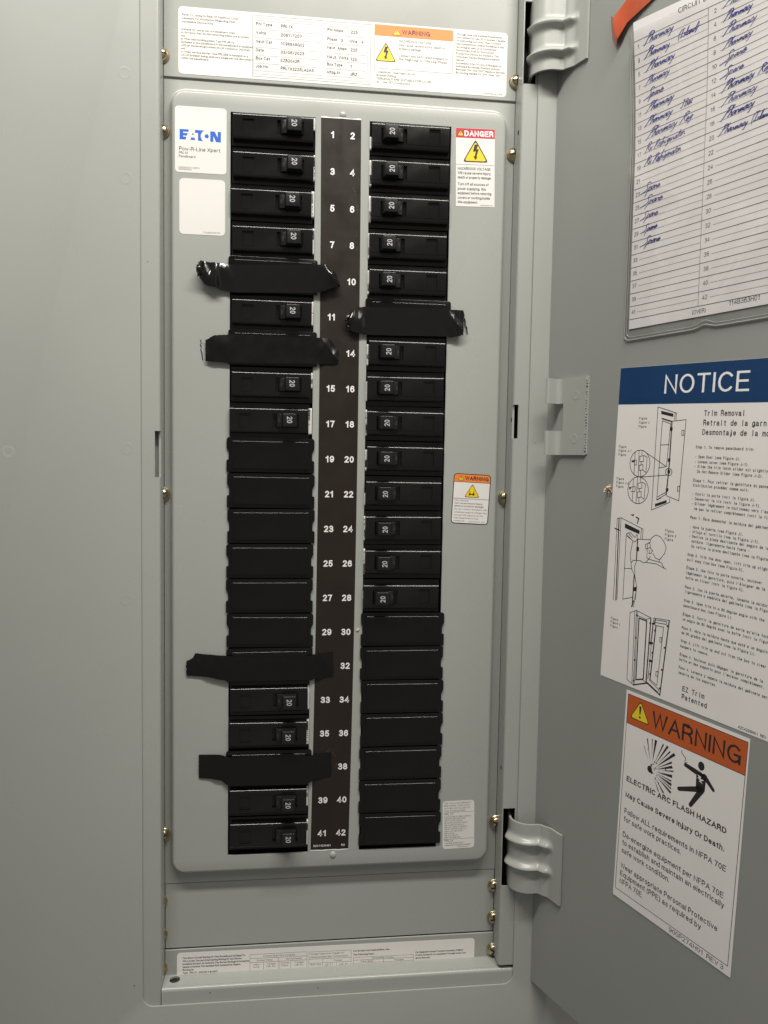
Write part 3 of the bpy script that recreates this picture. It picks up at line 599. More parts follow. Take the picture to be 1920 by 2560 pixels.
K = Ink(.19); K.text("WARNING", 8.6, -4.75, 2.9, w=18.2, bold=.03, res=3); K.build("warning_word", 'maroon', s)
K = Ink(.17)
for l, y in [("Fire Hazard.", -20.5), ("Can cause severe injury,", -22.6), ("death or property damage.", -24.7), ("Do not connect breakers with", -27.0), ("combined ampere ratings that", -29.3), ("exceed 140 amperes on any", -31.5), ("individual branch bus", -33.6), ("connector.", -35.7)]:
    K.text(l, 1.9, y, 1.3, w=len(l) * .90, bold=.02 if y in (-22.6, -24.7) else 0)
K.text("900P391H01  R05", 13.4, -35.9, .9, w=12.4); K.build("lettering", 'ink_soft', s)

# branch breaker list
s = sheet("breaker_list_label", "small white label listing breaker types at the bottom right corner of the cover", "label", (89.3, -.02, -487.0), rot2(PANEL, 1.2), 24.6, 37.4, 2.3)
K = Ink(.17)
for k, l in enumerate(["THE FOLLOWING BRANCH", "BREAKERS (100A MAX)", "MAY BE INSTALLED ON", "THIS PANELBOARD:"]): K.text(l, 1.2, -2.2 - 2.0 * k, 1.2, w=len(l) * 1.06)
K.text("PRL1X", 1.2, -11.0, 1.6, w=7.2)
for k, l in enumerate(["BA,BAB,QBHW,QBGF,QBHGF,", "QBGFEP,QBHGFEP,HQP", "QPHW,QPGF,QPHGF,", "QPGFEP,QPHGFEP,QBAF,", "QBAG,QBHAF,QBCAF,", "QBHCAF,QBGFT,QBHGFT,", "QPGFT,QPHGFT,QB-CAF", "QBH-CAF,QB-AFGF,", "QBH-AFGF,", "QB-GF,QB-EP,", "QBH-GF,QBH-EP,"]): K.text(l, 1.3, -12.7 - 1.62 * k, 1.05, w=len(l) * .93)
K.text("PRL2X", 1.6, -31.6, 1.5, w=7.0); K.text("GB,GHB,GHBS,GHQ,", 1.8, -33.4, 1.05, w=14.6); K.text("GHBGFEP,HGHB,GQ,GHQRD", 1.8, -35.1, 1.05, w=20); K.text("900P274H01  R5", 11.6, -36.6, .8, w=8)
K.line([(.7, -8.8), (23.8, -8.8)], .22); K.line([(.7, -29.7), (23.8, -29.7)], .22); K.build("lettering", 'ink_soft', s)

# label on the lowest plate, its lower half behind the ledge
s = sheet("torque_label", "long white torque table label partly hidden behind the bottom ledge", "label", (-108.9, 6.88, -599.5), rot2(PANEL, -.35), 227.6, 29.5, 2.5, m='sticker')
K = Ink(.17)
for k, l in enumerate(["The Short Circuit Rating Of This Panelboard Is Equal To", "The Lowest Current Interrupting Rating Of Any Device", "Installed Except As Noted In The Series Ratings Information", "Manual Attached. The Maximum RMS Symmetrical Ampere", "Rating Is:", "Type - PRL1X - 200,000 A @ 240V"]): K.text(l, 4.2, -4.9 - 2.3 * k, 1.4, w=len(l) * .84, bold=.03)
K.build("rating_text", 'ink_mid', s); K = Ink(.17)
K.text("For Ground And Neutral Bars, Use", 132.5, -6.0, 1.4, w=28, bold=.03); K.text("The Following Chart", 132.5, -9.0, 1.4, w=16.2, bold=.03)
K.build("bar_text", 'ink_mid', s); K = Ink(.17)
for k, l in enumerate(["For Equipment Ground Terminal Assembly (TGB20)", "If None Ground Is Accomplished Through Metal Con-", "ductor Raceway"]): K.text(l, 181, -9.6 - 2.35 * k, 1.3, w=len(l) * .82, bold=.03)
K.build("ground_text", 'ink_mid', s)
K = Ink(.17)
def tbl(xs_, ys_):
    for x in xs_: K.line([(x, ys_[0]), (x, ys_[-1])], .2)
    for y in ys_: K.line([(xs_[0], y), (xs_[-1], y)], .2)
tbl([54, 97], [-4.0, -7.2]); tbl([54, 75.5, 97], [-7.2, -10.4]); tbl([54, 64.2, 75.2, 76.5, 84.7, 97], [-10.4, -28]); tbl([98.5, 130.8], [-4.4, -10.2]); tbl([98.5, 109, 119.6, 130.8], [-13.4, -16.8, -28]); tbl([109, 130.8], [-10.2, -13.4]); tbl([132.5, 179.4], [-10.6, -12.8]); tbl([132.5, 156, 179.4], [-12.8, -15.2, -28]); K.line([(98.5, -10.2), (98.5, -28)], .2)
for l, x, y, w_ in [("Connecting Wire Torques", 64, -6.3, 24), ("Socket Head", 59, -9.5, 12), ("Slotted Head", 81, -9.5, 12), ("Wire", 56.4, -12.8, 4.8), ("AWG", 56.4, -14.8, 4.8), ("Torque", 66.5, -12.6, 6.8), ("LB. IN", 66.5, -14.6, 6.6), ("Across", 77.3, -12.4, 6.4), ("Flats", 77.8, -14.5, 5), ("Torque", 87.6, -12.6, 7), ("LB. IN", 87.8, -14.6, 6.4), ("Torque Values For Copper Or", 99.4, -6.8, 26), ("Aluminum Bus Bar Connections", 99.4, -9.3, 29), ("Bolt Size", 100, -15.2, 8), ("Torque", 117.5, -12.6, 6.5), ("LB. FT", 111, -15.8, 6.4), ("LB. IN", 122, -15.8, 6.6), ("Ground Bar Torque", 147, -12.3, 17), ("Wire Size", 138, -14.7, 10), ("Torque", 164, -14.7, 8)]:
    K.text(l, x, y, 1.3, w=w_)
K.build("table", 'ink_soft', s)

# ------------------------------------------------------------------ electrical tape
def tape(label, st, m='tape', amp=.9, end_rag=(.6, .6), seed=1, flat=(-70, -12), extra=None, nrow=24):
    rnd = random.Random(seed); xs_ = []
    for a, c in zip(st, st[1:]):
        n_ = max(1, int((c[0] - a[0]) / .7)) if not (a[0] >= flat[0] and c[0] <= flat[1]) else 34
        for q in range(n_):
            t = q / n_; e = t * t * (3 - 2 * t); xs_.append([a[j] + (c[j] - a[j]) * (t if j == 0 else (t + e) / 2) for j in range(4)])
    xs_.append(list(st[-1])); ph = [rnd.uniform(0, 6.3) for _ in range(8)]
    folds = [(rnd.uniform(-.9, .9), rnd.uniform(0, 1), rnd.uniform(1.2, 2.4), rnd.uniform(.6, 1.2)) for _ in range(5)]
    x00, x11 = st[0][0], st[-1][0]; rows = []
    for k, (x, zt, zb, y) in enumerate(xs_):
        loose = max(0.0, min(1.0, (flat[0] - x) / 6.0)) if x < flat[0] else (max(0.0, min(1.0, (x - flat[1]) / 6.0)) if x > flat[1] else 0)
        edge = min(abs(x - flat[0]), abs(x - flat[1])); near = math.exp(-(edge / 5.0) ** 2)
        row = []
        for j in range(nrow + 1):
            t = j / nrow; z = zt + (zb - zt) * t; wv = math.sin(x * .5 + t * 3.1 + ph[0]) * .45 + math.sin(x * .27 - t * 5.2 + ph[1]) * .5
            for q, (sl, off, wd, hh) in enumerate(folds):        # sharp slanting creases in the loose ends
                base = (x00 + 22 * off * (1 if q % 2 else -1)) if q % 2 == 1 else (x11 - 20 * off)
                d = (x - base) * .8 + (t - .5) * sl * 14; wv += hh * .8 * math.exp(-(d / wd) ** 2)
            rag = 0
            if k == 0: rag = -rnd.uniform(0, end_rag[0])
            if k == len(xs_) - 1: rag = rnd.uniform(0, end_rag[1])
            fl = .07 * math.sin(x * .16 + ph[3]) * math.sin(t * 3 + ph[4]) + near * .12 * math.sin(t * 9 + x * .5 + ph[6])
            row.append((x + rag, min(-.22, y - amp * loose * (wv * (.55 + .45 * math.sin(t * 3.14)) + 1.1 * math.sin(t * 3.14)) - abs(fl) * (1 if loose < .2 else 1.6)), z + (rnd.uniform(-.1, .1) if j in (0, nrow) else 0)))
        rows.append(row)
    b = MB(); b.grid(rows); bk = MB()
    bk.grid([[(p[0], p[1] + .16, p[2]) for p in r] for r in rows])
    b.add(bk.v, bk.f)
    if extra: extra(b, rnd)
    cx, cz = (x00 + x11) / 2, min(r[-1][2] for r in rows)
    b.v = [(p[0] - cx, p[1], p[2] - cz) for p in b.v]
    o = b.build("electrical_tape", m, None, smooth=50, merge=False); place(o, cx, 0, cz)
    return tag(o, label, "tape", "strips of black electrical tape")
def crumple(cx, cz, rx, rz, y, n_, sz):
    def f(b, rnd):
        for q in range(n_):
            a = rnd.uniform(0, 6.3); r = rnd.random() ** .5; x = cx + rx * r * math.cos(a); z = cz + rz * r * math.sin(a); yy = y - rnd.uniform(0, 2.2)
            p = [(x + rnd.uniform(-sz, sz), yy + rnd.uniform(-1.2, 1.2), z + rnd.uniform(-sz, sz)) for _ in range(4)]
            p.sort(key=lambda v: math.atan2(v[2] - z, v[0] - x)); b.add(p, [(0, 1, 2), (0, 2, 3)])
    return f
tape("glossy black tape with crumpled ends covering the plate below breaker 7", [(-93.3, -96.6, -100.4, -6), (-91.2, -92.6, -105.2, -5.5), (-88.2, -93.0, -108.6, -4.2), (-85.3, -93.4, -109.9, -5.0), (-81, -93.6, -110.8, -6.2), (-77.5, -93.7, -111.6, -3.2), (-72.6, -93.9, -112.5, -2.6), (-68.6, -93.7, -113.0, -3.05), (-13, -91.8, -111.4, -3.05), (-9, -91.4, -110.8, -3.4), (-4.6, -91.5, -109.6, -4.8), (0, -94.6, -107.6, -5.2), (3, -96.9, -106.8, -4.2), (5.6, -103, -106.6, -3.2)], seed=3, amp=1.5, flat=(-68, -13), extra=crumple(-90.5, -99.5, 3.0, 6.0, -5.2, 46, 1.6))
tape("black tape with a clean cut left end over the plate below breaker 11", [(-87.8, -146.3, -161.2, -1.6), (-81.4, -143.2, -161.6, -2.6), (-73, -142.4, -162.0, -2.6), (-68.3, -142.3, -162.0, -3.05), (-12, -142.4, -161.0, -3.05), (-8, -142.3, -160.8, -2.0), (-1.3, -142.3, -160.6, -.9), (5.5, -150.1, -160.4, -.5)], m='tape_matte', seed=5, amp=.55, flat=(-68, -12), end_rag=(.3, .2))
def tear(b, rnd):
    pts = [(95.4 + 4.0 * t + rnd.uniform(-.4, .4), -118.7 - 16.3 * t) for t in [q / 14 for q in range(15)]]
    for (x0, z0), (x1, z1) in zip(pts, pts[1:]): b.add([(x0, -1.0, z0), (x0 + .9, -.6, z0), (x1 + .9, -.6, z1), (x1, -1.0, z1)], [(0, 1, 2, 3)])
    crumple(13.2, -129.5, 2.2, 5.5, -2.4, 40, 1.4)(b, rnd)
tape("black tape on the right column over the plate below breaker 10", [(11.4, -129.5, -134.6, -2.0), (13.6, -124.5, -136.4, -3.4), (16.4, -120.9, -137.6, -4.4), (20, -119.8, -138.3, -3.0), (24.2, -119.2, -138.9, -2.2), (29, -119.4, -139.2, -3.05), (83, -118.8, -138.4, -3.05), (87.5, -119.1, -139.0, -3.0), (92, -119.2, -138.2, -4.2), (95.8, -119.2, -136.9, -3.4)], seed=8, amp=1.0, flat=(29, 83), end_rag=(.8, .3), extra=tear)
tape("black tape slanting across the plate beside printed number 32", [(-100.6, -375.5, -386.4, -1.2), (-96.6, -373.5, -386.6, -1.0), (-94.9, -370.0, -386.8, -1.2), (-86, -370.8, -387.4, -2.2), (-76.8, -371.5, -389.4, -2.6), (-69.5, -372.0, -390.4, -3.05), (-43.6, -372.9, -390.9, -3.05), (-13.6, -372.5, -390.6, -3.05), (-9.5, -371.7, -390.2, -1.8), (4.7, -370.3, -388.5, -.5)], m='tape_matte', seed=11, amp=.6, flat=(-69, -14), end_rag=(.9, .1))
tape("short black tape over the plate beside printed number 38", [(-92.1, -445.2, -462.7, -.7), (-84, -445.1, -463.2, -1.0), (-76.5, -445.1, -464.2, -2.0), (-72.3, -446.4, -467.6, -2.4), (-69, -446.8, -468.4, -3.05), (-14, -447.3, -469.0, -3.05), (-10, -447.2, -467.0, -2.0), (-7, -446.9, -465.5, -1.0), (4.2, -446.2, -464.7, -.5)], m='tape_matte', seed=14, amp=.45, flat=(-69, -13), end_rag=(.3, .1))
# dried strands of tape glue left of the second tape
b = MB(); rnd = random.Random(4)
path = [(-91.8, -146.2), (-91.2, -148.0), (-91.7, -149.6), (-91.0, -151.4), (-91.4, -153.2), (-90.7, -155.2), (-90.4, -157.6), (-90.0, -160.3)]
for (x0, z0), (x1, z1) in zip(path, path[1:]):
    w_ = rnd.uniform(.12, .4); b.add([(x0 + 90 - w_, -.2, z0 + 161), (x0 + 90 + w_, -.3, z0 + 161), (x1 + 90 + w_, -.3, z1 + 161), (x1 + 90 - w_, -.2, z1 + 161)], [(0, 1, 2, 3)])
    if rnd.random() < .8: b.add([(x0 + 90, -.25, z0 + 161), (x0 + 90 + rnd.uniform(.6, 2), -.3, z0 + 161 - rnd.uniform(.2, 1.5)), (x0 + 90 + .3, -.2, z0 + 160.4)], [(0, 1, 2)])
o = b.build("glue_strand", 'ink', None, merge=False); place(o, -90, 0, -161); tag(o, "thin black strand of dried tape glue left of the cut tape end", "tape scrap")
# crumb of debris beside number 30
b = MB(); rnd = random.Random(2)
for q in range(5): x, z = rnd.uniform(-.6, .6), rnd.uniform(-.6, .6); b.lathe([(.7, 0), (.6, -.5), (.2, -.9), (.01, -.95)], 7, x, z, 0)
o = b.build("debris_speck", 'plaster', None, smooth=0); place(o, 22.6, 0, -354.1); tag(o, "tiny tan speck on the grey metal beside printed number 30", "debris")

# ------------------------------------------------------------------ door
door = thing("panel_door", "open grey steel door on the right carrying the stickers and the circuit directory", "door", (HX, HY, -625.6), DOOR)
DZ = 625.6        # door space: x along the door, y up from its bottom edge, z out of its inner face
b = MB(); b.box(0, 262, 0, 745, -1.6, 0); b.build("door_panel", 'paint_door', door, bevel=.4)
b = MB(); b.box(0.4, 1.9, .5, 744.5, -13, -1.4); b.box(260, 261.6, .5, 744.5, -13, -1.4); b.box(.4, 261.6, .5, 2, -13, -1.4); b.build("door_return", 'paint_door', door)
def world_to_door(x, y): dx, dy = x - HX, y - HY; return dx * UX + dy * UY, dx * NX + dy * NY
def strap(name, z0, z1, ribs):
    """a hinge: sheet bent from the slot in the frame, over its edge and onto the door, with pressed ribs"""
    P = [(142.0, 6.0), (140.2, -3.0), (139.2, -9.0), (139.9, -13.6), (142.2, -17.6), (146.0, -20.9), (150.0, -22.6), (154.0, -22.9), (157.0, -22.9), (158.8, -23.6), (160.1, -25.4)]
    for u in (19, 23, 27, 31.6): P.append(door_pt(u, 2.2))
    # smooth resample
    Q = []
    for a, c, d, e in zip([P[0]] + P[:-2], P[:-1], P[1:], P[2:] + [P[-1]]):
        for q in range(5):
            t = q / 5
            Q.append(tuple(.5 * (2 * c[i] + (d[i] - a[i]) * t + (2 * a[i] - 5 * c[i] + 4 * d[i] - e[i]) * t * t + (-a[i] + 3 * c[i] - 3 * d[i] + e[i]) * t ** 3) for i in (0, 1)))
    Q.append(P[-1]); nrm = []
    for k in range(len(Q)):
        a, c = Q[max(0, k - 1)], Q[min(len(Q) - 1, k + 1)]; dx, dy = c[0] - a[0], c[1] - a[1]; L = math.hypot(dx, dy) or 1; nrm.append((dy / L, -dx / L))
    n_ = 56; front = []; back = []
    for j in range(n_ + 1):
        z = z0 + (z1 - z0) * j / n_; rf = []; rb = []
        for k, (x, y) in enumerate(Q):
            h = 0; fade = min(1, max(0, (k - 4) / 8)) * min(1, max(0, (len(Q) - 10 - k) / 7))
            for rz in ribs:
                drop = 0
                g = (z - rz) / 2.5; h += 4.0 * math.exp(-g * g) * fade
            nx, ny = nrm[k]
            if nx * NX + ny * NY < 0 and k > len(Q) / 2: nx, ny = -nx, -ny
            u, o_ = world_to_door(x + nx * h, y + ny * h); rf.append((u, z + DZ, o_))
            u, o_ = world_to_door(x + nx * (h - 1.7), y + ny * (h - 1.7)); rb.append((u, z + DZ, o_))
        front.append(rf); back.append(rb)
    b = MB(); b.grid(front); b.grid(back)
    for r1, r2 in ((front[0], back[0]), (front[-1], back[-1])): b.grid([r1, r2])
    b.grid([[r[-1] for r in front], [r[-1] for r in back]]); b.grid([[r[0] for r in front], [r[0] for r in back]])
    return b.build(name, 'paint', door, smooth=50)
strap("hinge", -549.6, -497.0, (-510.6, -529.6))
strap("hinge", 45.2, 98.0, (56.5, 76.0))
# latch bracket: base plate on the door and two tabs standing off it
t = []
br = thing("latch_bracket", None, None); br.parent = door; br.location = (0, 0, 0); br.rotation_euler = (0, 0, 0)
def lprof(hook):
    return [(41.5, 0.05), (41.5, 2.0)] + [(18.2, 2.0)] + arc(18.0, 5.4, 3.4, 270, 180, 6) + [(14.6, 10.8)] + arc(13.0, 10.8, 1.6, 0, 90, 4) + [(12.0, 12.4), (11.9, 11.0), (12.7, 10.6), (13.0, 4.6)] + arc(17.4, 4.6, 4.55, 180, 270, 5)[1:] + [(18, .05)]
def uz(prof, z0, z1, b):
    n_ = len(prof); vs = [(p[0], z0 + DZ, p[1]) for p in prof] + [(p[0], z1 + DZ, p[1]) for p in prof]
    b.add(vs, [(i, (i + 1) % n_, n_ + (i + 1) % n_, n_ + i) for i in range(n_)] + [tuple(range(n_)), tuple(range(2 * n_ - 1, n_ - 1, -1))])
b = MB(); uz(lprof(1), -186.6, -168.9, b); uz(lprof(1), -222.9, -205.8, b); uz([(41.5, .05), (41.5, 2.0), (19.2, 2.0), (19.2, .05)], -205.8, -186.6, b)
b.build("bracket_plate", 'paint', br, smooth=35, merge=False)
for z in (-181.4, -211.8):
    b = MB(); n_ = 20
    rows = [[(31.5 + r * math.cos(2 * math.pi * k / n_), z + DZ + r * math.sin(2 * math.pi * k / n_), 2.02 + h) for k in range(n_ + 1)] for r, h in ((3.4, 0), (3.1, .12), (2.6, .05), (1.4, -.0), (.01, 0))]
    b.grid(rows); b.build("spot_weld", 'paint', br, smooth=0)
b = MB(); rnd = random.Random(5)
for q in range(26):
    z = -220 + 50 * q / 26
    b.box(41.4, 41.4 + rnd.uniform(.5, 1.1), z + DZ, z + DZ + rnd.uniform(.8, 1.5), .1, rnd.uniform(1.4, 2.3))
b.box(41.4, 43.0, -222.5 + DZ, -169.2 + DZ, .02, .9); b.build("weld_bead", 'paint', br, bevel=.3)

# notice sticker
def on_door(u, z, off=0.0): p = door_pt(u, off); return (p[0], p[1], z)
s = sheet("notice_sticker", "tall white trim removal notice with blue heading on the door", "sticker", on_door(71.3, -166.4, .02), rot2(DOOR, -2.4), 135.0, 205.2, 0, m='sticker')
K = Ink(.165); K.rect(.05, 134.9, -23.6, -.05); K.build("blue_heading", 'navy', s)
K = Ink(.19); K.text("NOTICE", 37.2, -17.3, 11.2, w=60.6, res=6, track=.02); K.build("heading_word", 'white_ink', s)
K = Ink(.17)
def mono(l, x, y, cap, w_): K.text(l, x, y, cap, mono=w_, sx=.95, bold=.018)
mono("Trim Removal", 67.6, -30.9, 3.3, 2.28); mono("Retrait de la garniture", 67.5, -36.4, 3.3, 2.28); mono("Desmontaje de la moldura", 67.4, -41.8, 3.3, 2.28)
K.build("title_text", 'ink_mid', s); K = Ink(.17)
mono("EZ Trim", 67.3, -195.2, 3.2, 2.3); mono("Patented", 67.3, -200.1, 3.2, 2.3)
K.build("patent_text", 'ink_mid', s)
K = Ink(.17)
LN = [("Step 1. To remove panelboard trim:", -49.8), ("- Open Door (see Figure J).", -55.4), ("- Loosen screw (see Figure J-1).", -58.3), ("- Slide the trim latch slider out slightly.", -61.1), ("  Do Not Remove Slider (see Figure J-2).", -64.0), ("Étape 1. Pour retirer la garniture du panneau de", -69.4), ("distribution procéder comme suit:", -72.2), ("- Ouvrir la porte (voir la figure J).", -77.2), ("- Desserrer la vis (voir la figure J-1).", -80.1), ("- Glisser légèrement le coulisseau vers l'extérieur,", -82.9), ("  ne pas le retirer complètement (voir la figure J-2).", -85.9), ("Paso 1. Para desmontar la moldura del gabinete:", -91.3), ("- Abra la puerta (vea Figura J).", -96.8), ("- Afloje el tornillo (vea la Figura J-1).", -99.6), ("- Deslice la pieza deslizante del seguro de la", -102.3), ("  moldura  ligeramente hacia fuera -", -105.2), ("  No retire la pieza deslizante (vea la Figura J-2).", -108.2), ("Step 2. With the door open, lift trim up slightly,", -113.5), ("pull away from box (see Figure K).", -116.5), ("Étape 2. Une fois la porte ouverte, soulever", -121.4), ("légèrement la garniture, puis l'éloigner de la", -124.5), ("boîte en tirant (voir la figure K).", -127.5), ("Paso 2. Con la puerta abierta, levante la moldura", -133.1), ("ligeramente y sepárela del gabinete (vea la Figura K).", -135.9), ("Step 3. Open trim to a 90 degree angle with the", -141.3), ("panelboard box (see Figure L).", -144.4), ("Étape 3. Ouvrir la garniture de sorte qu'elle forme", -149.7), ("un angle de 90 degrés avec la boîte (voir la figure L).", -152.7), ("Paso 3. Abra la moldura hasta que esté a un ángulo", -157.9), ("de 90 grados del gabinete (vea la Figura L).", -161.0), ("Step 4. Lift trim up and out from the box to clear", -166.0), ("hangers to remove.", -169.2), ("Étape 4. Soulever puis dégager la garniture de la", -174.4), ("boîte et des supports pour l'enlever complètement.", -177.4), ("Paso 4. Levante y separe la moldura del gabinete para", -182.3), ("sacarla de los soportes.", -185.5)]
for l, y in LN: K.text(l, 63.6, y, 1.75, mono=1.14, sx=.9, bold=.022)
for x, y, c in ((18.5, -33.2, "J"), (2.9, -51.6, "J-1"), (2.7, -72.4, "J-2"), (45.8, -101.4, "K"), (6.0, -165.2, "L")):
    K.text("Figure", x, y, 1.6, mono=1.1, sx=.9, bold=.022); K.text("Figure " + c, x, y - 2.55, 1.6, mono=1.1, sx=.9, bold=.022); K.text("Figura", x, y - 5.1, 1.6, mono=1.1, sx=.9, bold=.022)
K.text("42C4299H01 REV 2", 106.6, -204.2, 1.7, mono=1.26, sx=.9, bold=.02)
K.build("instruction_text", 'ink_mid', s)
